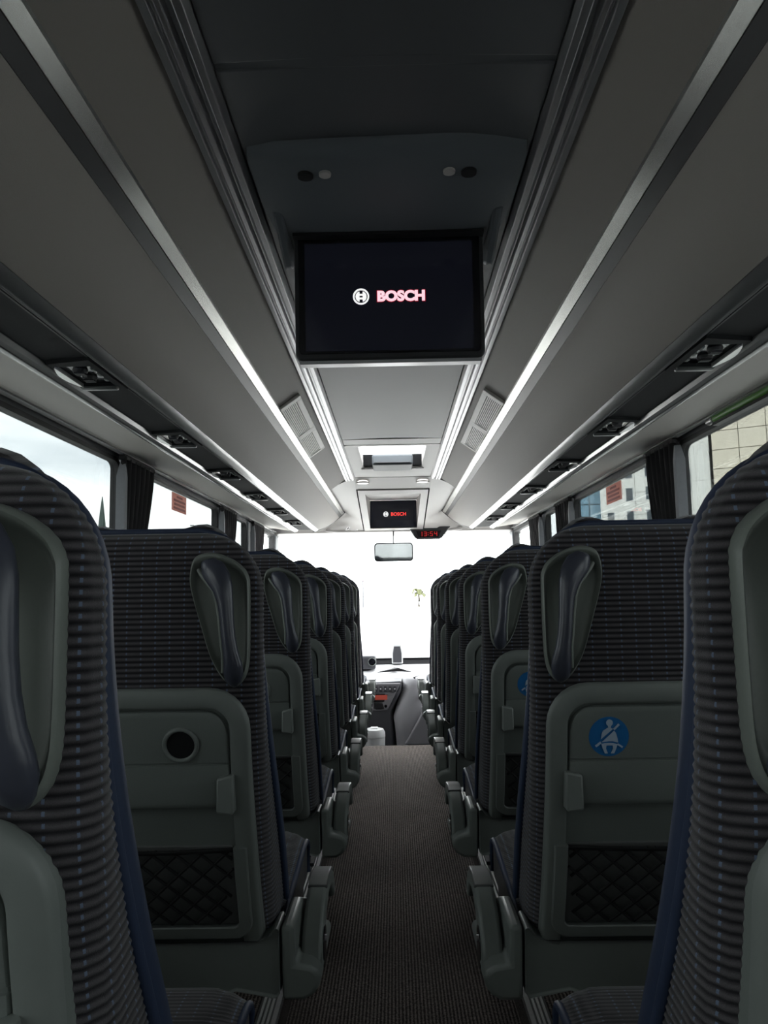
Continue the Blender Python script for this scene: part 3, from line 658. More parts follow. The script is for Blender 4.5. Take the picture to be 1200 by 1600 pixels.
# ------------------------------------------------------------------ curtains
def curtain(s, ya, yb, label, lining):
    c = thing('curtain', label, 'curtain', (s*1.118, (ya+yb)/2, .90), 'pleated curtains at the window pillars')
    L = yb-ya; rows = []; N = 44
    for i in range(15):
        t = i/14; z = .885*(1-t)        # top first
        squeeze = 1-.42*math.sin(min(1, t*1.25)*PI/2)**1.5
        row = []
        for k in range(N+1):
            q = k/N
            y = (q-.5)*L*squeeze - L*.5*(1-squeeze)*.9
            x = .011*math.sin(q*PI*13+.6*math.sin(3*t))*(1-.3*t)+.005*math.sin(q*41+t*5)
            row.append((x, y, z))
        rows.append(row)
    front = MB().loft(rows, False, False); m_ = MB(); n = N+1; R = len(rows); K = len(front.v)
    vs = front.v+[(x+s*.006, y, z) for x, y, z in front.v]; fs = list(front.f)+[tuple(i+K for i in f[::-1]) for f in front.f]
    for i in range(R-1):
        for cc in (0, n-1): fs.append((i*n+cc, (i+1)*n+cc, (i+1)*n+cc+K, i*n+cc+K))
    m_.add(vs, fs); ob('curtain_cloth', m_, 'curtain', c, smooth=80)
    ob('heading_tape', MB().box(min(-s*.012, s*.012), max(-s*.012, s*.012), -L/2, L/2, .875, .892), 'curtain', c)
    if lining:   # pale folded edge and tie cord
        f = MB(); y = -L/2-.01+(.03 if s < 0 else 0)
        f.loft([[(-s*.02, y-.035, z), (s*.012, y-.05, z), (s*.012, y+.012, z), (-s*.018, y+.0, z)] for z in (.0, .45, .80)]+[[(-s*.012, y-.010, .86), (s*.008, y-.02, .86), (s*.008, y+.006, .86), (-s*.01, y+.003, .86)]])
        ob('tie_band', f, 'curtain_lining', c)
for s, side, sp in ((-1, 'left', ((3.12, 3.52), (4.96, 5.40), (6.06, 6.55))), (1, 'right', ((3.00, 3.36), (4.84, 5.28), (5.84, 6.32)))):
    for k, (a, b) in enumerate(sp):
        curtain(s, a, b, 'dark pleated curtain gathered at the %s %s window pillar' % (('nearest', 'middle', 'farthest')[k], side), True)

# ------------------------------------------------------------------ coach seats
yR = smoothstep_interp([.45, .55, .65, .81, .95, 1.05, 1.25, 1.34], [.195, .145, .10, .045, .012, .0, .0, .012])
yF = smoothstep_interp([.45, .55, .65, .78, .90, 1.05, 1.2, 1.34], [.345, .315, .265, .195, .135, .085, .065, .075])
def wtop(z, w, zc=1.205, R=.118):
    if z <= zc: return w
    d = min(1, (z-zc)/R); return w-R+R*math.sqrt(max(0, 1-d*d))
ZT = 1.323
WF = smoothstep_interp([.45, .70, .88, 1.05, 1.2, 1.34], [.226, .228, .223, .214, .208, .208])
WR = smoothstep_interp([.45, .90, 1.00, 1.10, 1.2, 1.34], [.207, .207, .210, .221, .223, .223])
def back_cloth():
    z0 = .47; n = int((ZT-z0)/RIB*6); m_ = MB(); uv = []; rings = []
    for i in range(n+1):
        z = z0+(ZT-.0004-z0)*i/n
        wr = wtop(z, WR(z)); wf = wtop(z, WF(z)); wm = wtop(z, .231)
        a, b = yR(z), yF(z)
        rib = .0009*math.cos(2*PI*z/RIB)
        if z > 1.285:
            q = (z-1.285)/(ZT-1.285); a += .034*(1-math.sqrt(max(0, 1-q*q)))
        t = b-a; half = [(wf, b), (wf+.6*(wm-wf), b-.2*t), (wm-.001, b-.42*t), (wm, a+.40*t), (wm-.003, a+.24*t), (wr+.45*(wm-wr), a+.11*t), (wr-.008, a+.03*t), (wr-.030, a+.0008), (wr*.72, a), (wr*.5, a), (wr*.25, a)]
        pts = [(u, y) for u, y in half] + [(0, a)] + [(-u, y) for u, y in half[::-1]]
        ring = []; N = len(pts)
        for k, (u, y) in enumerate(pts):
            p0 = pts[max(0, k-1)]; p1 = pts[min(N-1, k+1)]; tx, ty = p1[0]-p0[0], p1[1]-p0[1]; l = math.hypot(tx, ty) or 1
            nx, ny = -ty/l, tx/l
            if (nx*u + ny*(y-b)) < 0: nx, ny = -nx, -ny
            ring.append((u+nx*rib, y+ny*rib, z))
        cum = [0]
        for k in range(1, N): cum.append(cum[-1]+math.hypot(pts[k][0]-pts[k-1][0], pts[k][1]-pts[k-1][1]))
        c0 = cum[N//2]; uv += [(c-c0+.5, z) for c in cum]; rings.append(ring)
    m_.loft(rings, False, False)
    k = len(m_.v)-len(rings[0]); m_.f.append(tuple(range(k, k+len(rings[0]))))
    me = m_.mesh('backrest', 60); lay = me.uv_layers.new(name='UVMap')
    for lp in me.loops: lay.data[lp.index].uv = uv[lp.vertex_index]
    return me
def pad_cloth():
    """front cushion of the backrest with two raised headrest ears"""
    NU, NV = 22, 90; m_ = MB(); uv = []; rows = []
    for i in range(NV+1):
        row = []
        for k in range(NU+1):
            u = -1+2*k/NU; xa = abs(u)*.206; zt = (ZT if xa < .09 else 1.205+math.sqrt(max(0, .118**2-(xa-.09)**2)))+.006+.017*math.exp(-((xa-.115)/.05)**2)
            z = .50+(zt-.50)*i/NV
            w = WF(z)-.003
            q = i/NV; e = max(0, 1-abs(u)**6)*(1-max(0, (q-.9)/.1)**2)
            bol = .035*abs(u)**2
            row.append((u*w, yF(z)+.004+(.045+bol)*e, z)); uv.append((u*w+.5, z))
        rows.append(row)
    m_.loft(rows, False, False); K = len(m_.v)
    n = NU+1; R = NV+1
    back = [(x*.97, yF(z)-.012, z-.004) for x, y, z in m_.v]; fs = [tuple(i+K for i in f[::-1]) for f in m_.f]
    for i in range(R-1):
        for c in (0, n-1): fs.append((i*n+c, (i+1)*n+c, (i+1)*n+c+K, i*n+c+K))
    for c in range(n-1):
        for i in (0, R-1): fs.append((i*n+c, i*n+c+1, i*n+c+1+K, i*n+c+K))
    m_.v += back; m_.f += fs; uv += [(a, b) for a, b in uv]
    me = m_.mesh('front_pad', 60); lay = me.uv_layers.new(name='UVMap')
    for lp in me.loops: lay.data[lp.index].uv = uv[lp.vertex_index]
    return me
def edge_path(dw=0, dy=0, zb=.48):
    pts = []
    zs = [zb+(1.2-zb)*k/22 for k in range(23)] + [1.205+.118*math.sin(PI/2*k/12) for k in range(1, 13)]
    right = [(wtop(min(z, ZT-.0005), WF(z))+dw*(1 if z < 1.25 else .6), yF(z)+dy, z+(dw if z > 1.25 else 0)) for z in zs]
    return [(-x, y, z) for x, y, z in right][::1], right
def blue_trim():
    l, r = edge_path(.002, .010); path = l + r[::-1]
    m_ = MB(); m_.tube(path, [(.008, .022)]*len(path), 10, up=(0, 1, .2)); return m_
def piping():
    l, r = edge_path(.005, -.012); path = l+r[::-1]; return MB().tube(path, .0065, 8, up=(0, 1, .2))
def panel(outline, n0, n1, bev=.004, zoff=0):
    """outline: list of right-hand (u,z) from bottom to top; symmetric plate lying on the seat rear, n = distance out of it"""
    def P(u, z, n): return (u, yR(z)-n, z)
    R = outline; inset = []
    for i, (u, z) in enumerate(R):
        a = R[max(0, i-1)]; b = R[min(len(R)-1, i+1)]; tx, tz = b[0]-a[0], b[1]-a[1]; l = math.hypot(tx, tz) or 1
        nx, nz = -tz/l, tx/l
        if i == 0: nx, nz = 0, 1
        if i == len(R)-1: nx, nz = 0, -1
        inset.append((u+nx*bev, z+nz*bev))
    m_ = MB()
    def loop(r, n): return [P(u, z, n) for u, z in r] + [P(-u, z, n) for u, z in r[::-1]]
    rings = [loop(R, n0), loop(R, n1-bev), loop([((a[0]+b[0])/2+.0*bev, (a[1]+b[1])/2) for a, b in zip(R, inset)], n1-bev*.25), loop(inset, n1)]
    m_.loft(rings, True, False)
    c = 6; k0 = len(m_.v); rows = [[P(u*(1-2*j/c), z, n1) for j in range(c+1)] for u, z in inset]; m_.loft(rows, False, False)
    return m_
def outline(hw, z0, z1, rt, rb, n=6, hw0=None):
    hw0 = hw if hw0 is None else hw0
    pts = [(0.02, z0)] + arc(hw0-rb, z0+rb, rb, 270, 360, n)
    mid = 14
    zz0, zz1 = z0+rb, z1-rt
    pts += [(hw0+(hw-hw0)*k/mid, zz0+(zz1-zz0)*k/mid) for k in range(1, mid)]
    pts += arc(hw-rt, z1-rt, rt, 0, 90, n) + [(0.02, z1)]
    return pts
def frame_band():
    """raised rim of the shell: over the top and down both sides"""
    path = [(.193, .50+.06*k) for k in range(8)] + arc(.193-.055, .962, .055, 0, 90, 7)
    path = [(u, z) for u, z in path]
    path = path + [(-u, z) for u, z in path[::-1]]
    rings = []
    for i, (u, z) in enumerate(path):
        a = path[max(0, i-1)]; b = path[min(len(path)-1, i+1)]; tx, tz = b[0]-a[0], b[1]-a[1]; l = math.hypot(tx, tz); nx, nz = tz/l, -tx/l
        ring = []
        for d, n in ((.0195, .012), (.0185, .021), (.0135, .0265), (-.012, .0285), (-.0155, .0265), (-.0165, .012)):
            uu, zz = u+nx*d, z+nz*d; ring.append((uu, yR(zz)-n, zz))
        rings.append(ring)
    return MB().loft(rings)

# outline of the grab-handle recess and handle, traced relative to the seat (u towards the aisle, z up), in metres
RECESS = [(.152, 1.262), (.178, 1.253), (.199, 1.238), (.209, 1.222), (.212, 1.20), (.212, 1.10), (.208, 1.062), (.198, 1.043), (.186, 1.036), (.173, 1.045), (.159, 1.064), (.146, 1.092), (.130, 1.145), (.117, 1.19), (.112, 1.22), (.117, 1.250), (.130, 1.260)]
RECESS = [(.212-(.212-u)*1.1, z+.02*(z-1.036)/.226) for u, z in RECESS]
def resample(pts, n):
    P = pts+[pts[0]]; out = []
    for i in range(len(pts)):
        p0, p1, p2, p3 = pts[i-1], pts[i], pts[(i+1) % len(pts)], pts[(i+2) % len(pts)]
        for k in range(n):
            t = k/n
            out.append(tuple(.5*(2*b+(c-a)*t+(2*a-5*b+4*c-d)*t*t+(3*b-a-3*c+d)*t**3) for a, b, c, d in zip(p0, p1, p2, p3)))
    return out
def handle_recess(s):
    o = resample(RECESS, 4); cx = sum(p[0] for p in o)/len(o); cz = sum(p[1] for p in o)/len(o)
    cx, cz = .166, 1.168
    def ring(f, n): return [(s*(cx+(u-cx)*f), yR(cz+(z-cz)*f)-n, cz+(z-cz)*f) for u, z in o]
    m_ = MB().loft([ring(1.0, -.012), ring(1.0, .010), ring(.985, .016), ring(.955, .018), ring(.92, .016), ring(.87, .007), ring(.78, .003), ring(.5, .002), ring(.1, .002)], True, True)
    return m_
HP = [(.132, 1.242, .010, .010), (.140, 1.238, .019, .014), (.150, 1.230, .0235, .016), (.160, 1.217, .0225, .017), (.168, 1.200, .0185, .0165), (.173, 1.178, .0145, .0155), (.176, 1.150, .0128, .015), (.179, 1.12, .0128, .015), (.183, 1.095, .0138, .015), (.186, 1.076, .017, .0155), (.1865, 1.062, .0185, .015), (.186, 1.050, .0155, .012), (.1855, 1.043, .009, .008)]
HP = [(u, z+.02*(z-1.036)/.226, a, b) for u, z, a, b in HP]
def grab(s, du=0, dn=0, f=1.0):
    path, rad = [], []
    for i, (u, z, a, b) in enumerate(HP):
        t = i/(len(HP)-1); n = .014+.020*math.sin(PI*min(1, max(0, t)))**.6
        path.append((s*(u+du), yR(z)-n-dn, z)); rad.append((a*f, b*f))
    return MB().tube(path, rad, 14, up=(0, 1, 0))
def lip_line(s):
    path = []
    for i, (u, z, a, b) in enumerate(HP[1:-2]):
        t = (i+1)/(len(HP)-1); n = .014+.020*math.sin(PI*t)**.6
        path.append((s*(u-a*.93-.002), yR(z)-n+.005, z-(.006 if i < 3 else 0)))
    return MB().tube(path, [(.0045, .006)]*len(path), 8, up=(0, 1, 0))
def net_mesh():
    m_ = MB(); sx, sz = .0225, .0205; z0, z1 = .583, .735; n = .026
    def P(u, z): return (u, yR(z)-n-.004*math.cos(u/.17*PI/2), z)
    for d in (1, -1):
        for c in range(-18, 19):
            pts = []
            for j in range(0, 9):
                z = z0+(z1-z0)*j/8; u = c*sx*2+d*(z-z0)/sz*sx
                if abs(u) <= .172: pts.append(P(u, z))
            if len(pts) > 1: m_.tube(pts, .0029, 5, up=(0, 1, .1))
    top = [P(-.172+.344*k/16, z1-.004*math.sin(PI*k/16)) for k in range(17)]
    m_.tube(top, .0045, 6, up=(0, 1, .1))
    return m_
def net_frame():
    m_ = MB(); path = [(.186, .740), (.186, .70), (.186, .66), (.186, .62), (.186, .59)] + arc(.186-.025, .574+.014, .025, 0, -90, 5)
    path = path + [(0.08, .563), (0, .563)]
    path = path + [(-u, z) for u, z in path[-2::-1]]; rings = []
    for i, (u, z) in enumerate(path):
        a = path[max(0, i-1)]; b = path[min(len(path)-1, i+1)]; tx, tz = b[0]-a[0], b[1]-a[1]; l = math.hypot(tx, tz); nx, nz = tz/l, -tx/l
        rings.append([(u+nx*d, yR(z+nz*d)-n, z+nz*d) for d, n in ((.0125, .016), (.0125, .032), (.0105, .035), (-.0105, .035), (-.0125, .032), (-.0125, .016))])
    return m_.loft(rings)
def cushion_mesh():
    NU, NV = 20, 90; rows = []; uv = []
    prof = smoothstep_interp([0, .12, .35, .62, .80, .90, .97, 1.0], [.0, .01, .02, .032, .036, .030, .005, -.05])
    for i in range(NV+1):
        t = i/NV; y = .24+.42*min(1, t/.94); row = []
        for k in range(NU+1):
            u = -1+2*k/NU; z = .560+prof(t)-.022*max(0, abs(u)-.75)**2*16
            zz = .0011*math.cos(2*PI*(y+z)/RIB)
            row.append((u*.238, y, z+zz)); uv.append((u*.238+.5, y+z-.56))
        rows.append(row)
    m_ = MB().loft(rows, False, False); K = len(m_.v); n = NU+1
    m_.v += [(x, min(y, .645), .475) for x, y, z in m_.v]; m_.f += [tuple(i+K for i in f[::-1]) for f in m_.f]
    for i in range(NV):
        for c in (0, NU): m_.f.append((i*n+c, (i+1)*n+c, (i+1)*n+c+K, i*n+c+K))
    for c in range(NU):
        for i in (0, NV): m_.f.append((i*n+c, i*n+c+1, i*n+c+1+K, i*n+c+K))
    uv += uv
    me = m_.mesh('seat_cushion', 50); lay = me.uv_layers.new(name='UVMap')
    for lp in me.loops: lay.data[lp.index].uv = uv[lp.vertex_index]
    return me
def cushion_piping(sx):
    prof = smoothstep_interp([0, .12, .35, .62, .80, .90, .97, 1.0], [.0, .01, .02, .032, .036, .030, .005, -.05])
    path = [(sx*.239, .24+.42*min(1, t/.94), .560+prof(t)-.026) for t in [k/24 for k in range(25)]]
    return MB().tube(path, .0075, 8)
ME = {}
ME['back'] = back_cloth(); ME['pad'] = pad_cloth(); ME['blue'] = blue_trim().mesh('blue_edging', 60); ME['pip'] = piping().mesh('piping', 60)
ME['shell'] = panel(outline(.209, .478, 1.031, .070, .03, hw0=.213), -.02, .016, .008).mesh('back_shell', 45)
ME['band'] = frame_band().mesh('shell_rim', 50)
ME['net'] = net_mesh().mesh('elastic_net', 60); ME['netf'] = net_frame().mesh('pocket_frame', 35)
ME['pocket'] = panel(outline(.174, .575, .742, .008, .008), .010, .019, .003).mesh('pocket_lining', 40)
ME['cush'] = cushion_mesh(); ME['cpip'] = {1: cushion_piping(1).mesh('cushion_piping', 60), -1: cushion_piping(-1).mesh('cushion_piping', 60)}
def tray_mesh():
    """folded tray with swelling lower half"""
    hw, z0, z1 = .1725, .815, .9975; R = outline(hw, z0, z1, .045, .010, n=6, hw0=.176); rows = []
    def n_at(z): return .026 if z > .901 else (.0235 if z > .896 else .0265+.007*math.sin(PI*min(1, (.896-z)/.08)*.5))
    zs = sorted(set([round(z0+(z1-z0)*k/40, 5) for k in range(41)]+[.8955, .8965, .9005, .9015]))
    def half(z):
        u = hw+(.176-hw)*(z1-z)/(z1-z0)
        if z > z1-.045: u = hw-.045+math.sqrt(max(0, .045**2-(z-z1+.045)**2))
        if z < z0+.010: u = u-.010+math.sqrt(max(0, .01**2-(z0+.01-z)**2))
        return u
    m_ = MB(); rings = []
    for z in zs:
        h_ = half(z); n = n_at(z); e = min(1, min((z-z0)/.006, (z1-z)/.006)); n_ = .016+(n-.016)*math.sqrt(max(0, e)); b = .006
        us = [(h_, .012), (h_, max(.012, n_-b)), (h_-b*.3, max(.012, n_-b*.3)), (h_-b, n_), (h_*.6, n_), (h_*.3, n_), (0, n_)]
        pr = us+[(-u, q) for u, q in us[-2::-1]]
        rings.append([(u, yR(z)-q, z) for u, q in pr])
    m_.loft(rings, True, True); return m_
ME['tray'] = tray_mesh().mesh('tray_table', 35)
def base_mesh(s):
    """lower rear panel of the double seat, aisle side s; u from window end to the seam near the aisle"""
    a = [(-.69, .42), (.10, .42), (.16, .445), (.238, .430), (.246, .44), (.246, .565), (.238, .567), (.225, .55), (.205, .541), (-.69, .541)]
    m_ = MB(); m_.loft([[(s*u, .125+(.541-z)*.15, z) for u, z in a], [(s*u, .115+(.541-z)*.15, z) for u, z in [(p*.995, q) for p, q in a]], [(s*u, .20, z) for u, z in a]][::-1])
    return m_
def endcap_mesh(s):
    a = [(.249, .425), (.292, .425), (.310, .436), (.321, .452), (.324, .468), (.318, .482), (.305, .491), (.284, .495), (.275, .496), (.274, .570), (.249, .570)]
    m_ = MB(); m_.loft([[(s*u, .118+(.541-z)*.15, z) for u, z in a], [(s*u, .26, z) for u, z in a], [(s*u, .40, .45+(z-.45)*.55) for u, z in a]])
    return m_
def armrest_mesh(s):
    path = [(.172, .44), (.170, .48), (.190, .517), (.240, .552), (.31, .570), (.37, .575), (.43, .567), (.48, .545), (.51, .51), (.52, .48)]
    inner = [(.245, .44), (.25, .475), (.27, .50), (.30, .522), (.34, .536), (.38, .538), (.42, .53), (.455, .515), (.478, .495), (.49, .478)]
    out = path+inner[::-1]
    a, b = sorted((s*.280, s*.322)); return MB().prism([(y, z+.004) for y, z in out], 'x', a, b)
def armcap_mesh(s):
    a, b = sorted((s*.2795, s*.3225)); top = [(.305, .5715), (.34, .5765), (.37, .5775), (.43, .569), (.47, .553)]
    return MB().prism([(y, z+.005) for y, z in top]+[(y, z-.003) for y, z in top[::-1]], 'x', a, b)
def leg_mesh(s):
    a, b = sorted((s*.06, s*.11)); m_ = MB(); m_.box(a, b, .30, .35, .10, .46); m_.box(a-.02, b+.02, .22, .44, .10, .118); m_.box(a-.01, b+.01, .15, .60, .44, .475); return m_

ME['skirt'] = MB().box(-.232, .232, .22, .63, .415, .485).mesh('seat_skirt', 30)
def seat_half(root, s, u0, aisle, sticker, full):
    """one place of a double seat; s = +1 when the aisle is at +x; u0 = centre x relative to the seat origin"""
    loc = (u0, 0, 0)
    def P(n, me, m, par=root, **k):
        o = link(n, me, m, par, loc=loc, **k)
        if not aisle: o.scale = (.91, 1, 1)
        return o
    P('backrest', ME['back'], 'cloth'); P('front_pad', ME['pad'], 'cloth'); P('blue_edging', ME['blue'], 'blue_vinyl'); P('piping', ME['pip'], 'blue_vinyl')
    sh = P('back_shell', ME['shell'], 'plastic'); link('shell_rim', ME['band'], 'plastic_smooth', sh)
    tr = P('tray_table', ME['tray'], 'plastic')
    for q in (-1, 1):
        link('tray_catch', ME['catch'][q], 'plastic_smooth', tr, bevel=.004)
    if sticker:
        link('belt_sign', ME['sign'], 'sticker_blue', tr)['label'] = 'round blue seat belt sign'
        link('belted_figure', ME['figure'], 'sticker_figure', tr)
    elif aisle:
        link('cup_ring', ME['cupring'], 'plastic_smooth', tr); link('cup_recess', ME['cup'], 'black', tr)['label'] = 'round dark cup recess'
    pf_ = P('pocket_frame', ME['netf'], 'plastic_smooth'); link('pocket_lining', ME['pocket'], 'pocket', pf_); P('elastic_net', ME['net'], 'net_cord')
    P('seat_skirt', ME['skirt'], 'dark_plastic', bevel=.006)
    P('seat_cushion', ME['cush'], 'cloth'); P('cushion_piping', ME['cpip'][s], 'blue_vinyl')
    if aisle:
        hr = P('handle_recess', ME['rec'][s], 'recess_plastic'); link('handle_lip', ME['lip'][s], 'recess_plastic', hr)
        P('grab_handle', ME['grab'][s], 'handle_plastic')
        P('base_panel', ME['base'][s], 'plastic_smooth', bevel=.006); P('end_cap', ME['cap'][s], 'plastic_smooth', bevel=.010, seg=3)
        ar = P('armrest', ME['arm'][s], 'plastic_smooth', bevel=.008, seg=3); link('armrest_top', ME['armcap'][s], 'lip_plastic', ar, bevel=.003)
        link('pivot_disc', ME['piv'][s], 'black_gloss', ar); link('pivot_bolt', ME['bolt'][s], 'alu', ar)
        P('leg', ME['leg'][s], 'dark_plastic')
ME['rec'] = {s: handle_recess(s).mesh('handle_recess', 60) for s in (-1, 1)}
ME['grab'] = {s: grab(s).mesh('grab_handle', 70) for s in (-1, 1)}; ME['lip'] = {s: lip_line(s).mesh('handle_lip', 60) for s in (-1, 1)}
ME['base'] = {s: base_mesh(s).mesh('base_panel', 35) for s in (-1, 1)}; ME['cap'] = {s: endcap_mesh(s).mesh('end_cap', 35) for s in (-1, 1)}
ME['arm'] = {s: armrest_mesh(s).mesh('armrest', 40) for s in (-1, 1)}; ME['armcap'] = {s: armcap_mesh(s).mesh('armrest_top', 40) for s in (-1, 1)}
ME['leg'] = {s: leg_mesh(s).mesh('leg', 30) for s in (-1, 1)}
ME['piv'] = {s: MB().prism(rrect(.20, .255, .445, .525, .026, 6), 'x', min(s*.3215, s*.324), max(s*.3215, s*.324)).mesh('pivot_disc', 30) for s in (-1, 1)}
ME['bolt'] = {s: MB().disc((s*.325, .232, .50), .006, .004, 'x', 12).mesh('pivot_bolt', 30) for s in (-1, 1)}
def catch(q):
    a, b = sorted((q*.154, q*.184)); zt, zb = .876, .812; y = yR(.85)
    m_ = MB(); m_.prism([(a, zb+.004), (b, zb), (b, zt+.006), (a, zt)] if q > 0 else [(a, zb), (b, zb+.004), (b, zt), (a, zt+.006)], 'y', y-.052, y-.01); return m_
ME['catch'] = {q: catch(q).mesh('tray_catch', 30) for q in (-1, 1)}
def on_tray(u, z, n): return (u, yR(z)-n, z)
CS = .088
def cup_ring(s):
    ring = [on_tray(s*CS+.0295*math.cos(2*PI*k/28), .935+.0285*math.sin(2*PI*k/28), .027) for k in range(28)]
    return MB().tube(ring, .0042, 8, up=(0, 1, 0), closed=True)
ME['cupring'] = cup_ring(1).mesh('cup_ring', 60)
cupm = MB().loft([[on_tray(CS+r*math.cos(2*PI*k/28), .935+r*math.sin(2*PI*k/28), n) for k in range(28)] for r, n in ((.0275, .0268), (.0275, .020))]); ME['cup'] = cupm.mesh('cup_recess', 30)
def sign_xy(p, q): return on_tray(-.104+p*.0355, .941+q*.0355, .0)
def sign_poly(m_, pts, n0=.0268, n1=.0285):
    m_.loft([[(lambda w: (w[0], w[1]-n0, w[2]))(sign_xy(p, q)) for p, q in pts], [(lambda w: (w[0], w[1]-n1, w[2]))(sign_xy(p, q)) for p, q in pts]])
sg = MB(); sign_poly(sg, arc(0, 0, 1, 0, 352, 44), .024, .0268); ME['sign'] = sg.mesh('belt_sign', 30)
fg = MB()
sign_poly(fg, arc(.02, .70, .165, 0, 340, 17))
sign_poly(fg, [(-.06, .56), (.10, .56), (.08, .44), (.18, .40), (.155, .36), (-.40, -.12), (-.36, .15), (-.30, .30), (-.12, .42), (-.04, .46)])
sign_poly(fg, [(.26, .30), (.34, .18), (.42, -.10), (.45, -.30), (.20, -.235), (0, -.23), (-.22, -.25), (-.36, -.27)])
sign_poly(fg, [(.20, .40), (.46, .66), (.53, .58), (.27, .32)])
sign_poly(fg, [(-.43, -.24), (-.70, -.44), (-.64, -.53), (-.38, -.34)])
sign_poly(fg, [(.44, -.34), (.70, -.50), (.66, -.58), (.42, -.43)])
sign_poly(fg, [(-.38, -.36), (-.20, -.33), (0, -.32), (.20, -.33), (.42, -.38), (.36, -.60), (.26, -.85), (.10, -.85), (.21, -.60), (.19, -.44), (-.13, -.44), (-.15, -.60), (-.05, -.85), (-.20, -.85), (-.31, -.60)])
ME['figure'] = fg.mesh('belted_figure', 30)

ROWD = ['nearest the camera, cut by the frame edge', 'second from the camera', 'dark ribbed, third from the camera', 'dark ribbed, fourth from the camera', 'dark ribbed, fifth from the camera', 'dark ribbed, sixth from the camera', 'dark ribbed, farthest forward, next to the console']
for s, side in ((-1, 'left'), (1, 'right')):
    d = -s            # direction from the seat towards the aisle
    y0 = .63 if s < 0 else .62
    root = thing('coach_seat', '', 'seat', (s*.48, y0, 0))
    seat_half(root, d, 0, True, s > 0, True)
    seat_half(root, d, s*.435, False, False, True)
    for k in range(7):
        r = root if k == 0 else copy_tree(root)
        r.location = (s*.48, y0+.80*k, 0)
        ex = {0: 'showing its large grab handle', 1: ('with round cup recess' if s < 0 else 'with full blue belt sign')}.get(k, '')
        tag(r, ('coach seat in the %s row, %s %s' % (side, ROWD[k] if k else 'nearest the camera', ex)).strip(), 'seat', 'coach seats on the %s of the aisle' % side)

# ------------------------------------------------------------------ outside
G = -1.35
g = struct('ground', MB().box(-600, 600, -300, 900, G-.2, G), 'asphalt', smooth=0)
def facade(label, x, y, ang, w, h_, cols, rows, m_wall, m_panel, wins, m_win, joint=.05, name='building'):
    b = thing(name, label, 'building', (x, y, G)); b.rotation_euler = (0, 0, ang)
    ob('wall', MB().box(0, w, .15, 14, 0, h_), m_wall, b, smooth=0)
    pw, ph = w/cols, h_/rows; me = MB().box(joint/2, pw-joint/2, 0, .2, joint/2, ph-joint/2).mesh('cladding_panel', 0)
    for i in range(cols):
        for j in range(rows):
            p = link('cladding_panel', me, m_panel, b, loc=(i*pw, random.uniform(-.01, .01), j*ph))
    for (u, z, a, c) in wins:
        wf = ob('window', MB().box(u-a/2-.08, u+a/2+.08, -.06, .1, z-c/2-.08, z+c/2+.08), 'mullion', b)
        ob('pane', MB().box(u-a/2, u+a/2, -.075, .1, z-c/2, z+c/2), m_win, wf)
    return b
# stone clad corner block seen through the nearest right window
facade('beige stone clad building seen through the nearest right window', 23.4, 55.8, math.radians(-30), 22, 21, 12, 15, 'stone_joint', 'stone', [], 'glass_dark')
facade('pale plaster building with one narrow window, left of the stone clad building', 21.0, 57.5, math.radians(-30), 2.7, 21, 2, 4, 'plaster_grey', 'plaster', [(.95, 10.6, .55, 1.5), (.95, 14.6, .55, 1.5)], 'glass_dark', .02)
wl = []
for k in range(9):
    for j in range(8): wl.append((1.8+k*3.4, 3.0+j*3.9, 1.0, 2.0))
facade('grey office building with rows of narrow windows, beside the blue glass building', 36.0, 133, math.radians(-38), 34, 34, 11, 9, 'plaster_grey', 'plaster', wl, 'glass_dark', .08)
facade('blue glass office building seen through the second right window', 31.0, 137, math.radians(-5), 6.0, 40, 3, 9, 'mullion', 'glass_blue', [], 'glass_dark', .18)
# neighbouring coach: green cove along its roof, near the right windows
vn = thing('parked_van', 'white van parked before the grey office building', 'van', (31.5, 100, G)); vn.rotation_euler = (0, 0, math.radians(60))
ob('van_body', MB().prism([(-2.6, .35), (2.6, .35), (2.6, 1.3), (1.9, 1.5), (1.3, 2.4), (-2.6, 2.5)], 'y', -1, 1), 'van_white', vn, bevel=.15, seg=3)
ob('van_window', MB().prism([(1.85, 1.5), (1.32, 2.2), (.4, 2.2), (.4, 1.5)], 'y', -1.02, 1.02), 'glass_dark', vn)
for x in (-1.7, 1.7):
    for y in (-.9, .9): ob('wheel', MB().disc((x, y, .36), .36, .22, 'y', 18), 'rubber', vn)
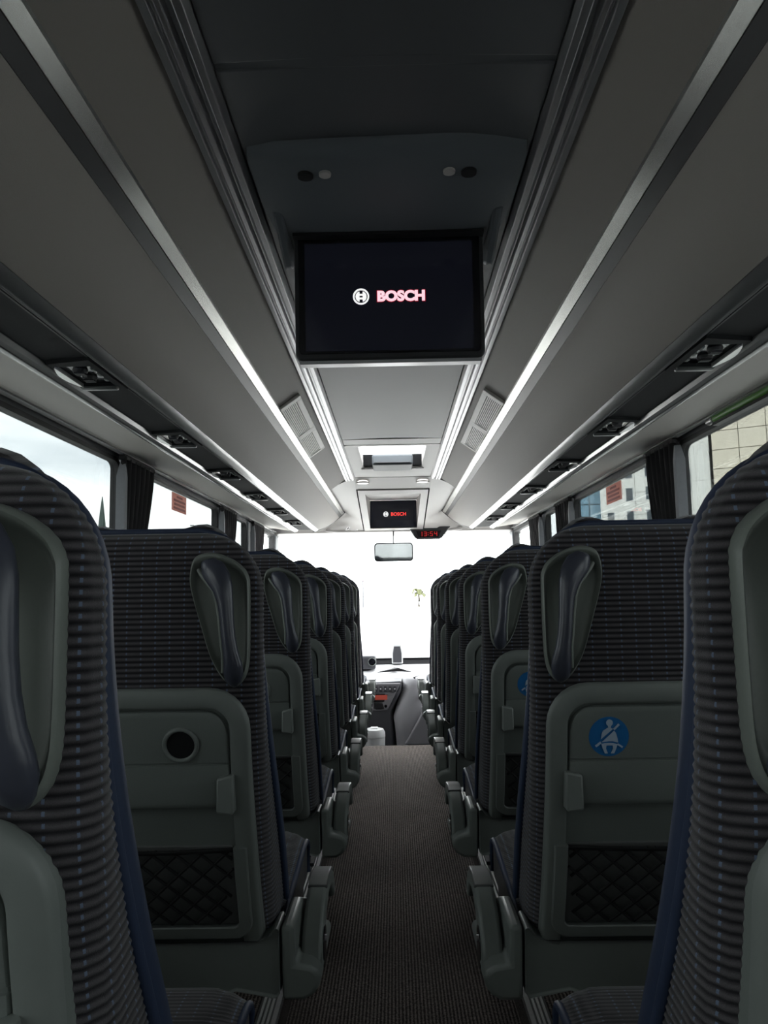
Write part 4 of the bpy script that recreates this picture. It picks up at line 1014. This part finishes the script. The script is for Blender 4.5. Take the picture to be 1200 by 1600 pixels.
# palm beyond the windscreen
def palm(x, y, h_, label):
    p = thing('palm_tree', label, 'palm tree', (x, y, G))
    ob('trunk', MB().tube([(0, 0, 0), (.1, 0, h_*.5), (0, 0, h_)], [.28, .2, .17], 8), 'trunk', p)
    for k in range(18):
        a = 2*PI*k/18+random.uniform(-.15, .15); l = random.uniform(1.5, 2.0); up = random.uniform(.2, 1.4); pts = []
        for j in range(6):
            t = j/5; pts.append((math.cos(a)*l*t, math.sin(a)*l*t, h_+up*math.sin(PI*t*.8)-.9*t*t))
        ob('frond', MB().tube(pts, [(.12, .06), (.36, .06), (.46, .06), (.40, .06), (.25, .05), (.06, .02)], 6), 'leaf', p)
palm(4.6, 150, 2.5, 'small yellow-green palm tree seen through the windscreen')
sgn = thing('billboard', 'pale pink billboard far off, seen through the windscreen beside the left seats', 'billboard', (-6.2, 150, G))
ob('billboard_face', MB().box(-1.6, 1.6, -.1, .1, 5.0, 8.0), 'van_pink', sgn); ob('post', MB().tube([(0, 0, 0), (0, 0, 5.2)], .15, 8), 'pole', sgn)
# skyline on the left
def conifer(x, y, h_, r, label):
    c = thing('conifer', label, 'tree', (x, y, G)); ob('trunk', MB().tube([(0, 0, 0), (0, 0, h_*.25)], [r*.2, r*.16], 8), 'trunk', c)
    for k in range(4):
        z = h_*(.16+.2*k); rr = r*(1-.2*k); n = 14
        ob('foliage_tier', MB().loft([[(rr*random.uniform(.8, 1.1)*math.cos(2*PI*i/n), rr*random.uniform(.8, 1.1)*math.sin(2*PI*i/n), z+random.uniform(-.2, .2)) for i in range(n)], [(rr*.55*math.cos(2*PI*i/n), rr*.55*math.sin(2*PI*i/n), z+h_*.13) for i in range(n)], [(.05*math.cos(2*PI*i/n), .05*math.sin(2*PI*i/n), z+h_*.27) for i in range(n)]]), 'conifer', c)
conifer(-34.5, 90, 14.2, 1.25, 'dark conifer in front of the sky at the nearest left window')
def lamp_post(x, y, h_, label, twin=True):
    p = thing('street_lamp', label, 'street lamp', (x, y, G)); ob('post', MB().tube([(0, 0, 0), (0, 0, h_)], [.16, .09], 8), 'pole', p)
    for q in ((-1, 1) if twin else (1,)):
        ob('arm', MB().tube([(0, 0, h_-.1), (q*.7, 0, h_+.15), (q*1.2, 0, h_+.15)], .06, 6), 'pole', p); ob('lamp_head', MB().box(min(q*1.0, q*1.7), max(q*1.0, q*1.7), -.2, .2, h_+.06, h_+.22), 'pole', p, bevel=.05)
lamp_post(-33.0, 130, 14.6, 'tall street lamp seen through the second left window, right of the red notice')
lamp_post(-36.0, 122, 11.5, 'shorter street lamp seen through the second left window, under the red notice', False)
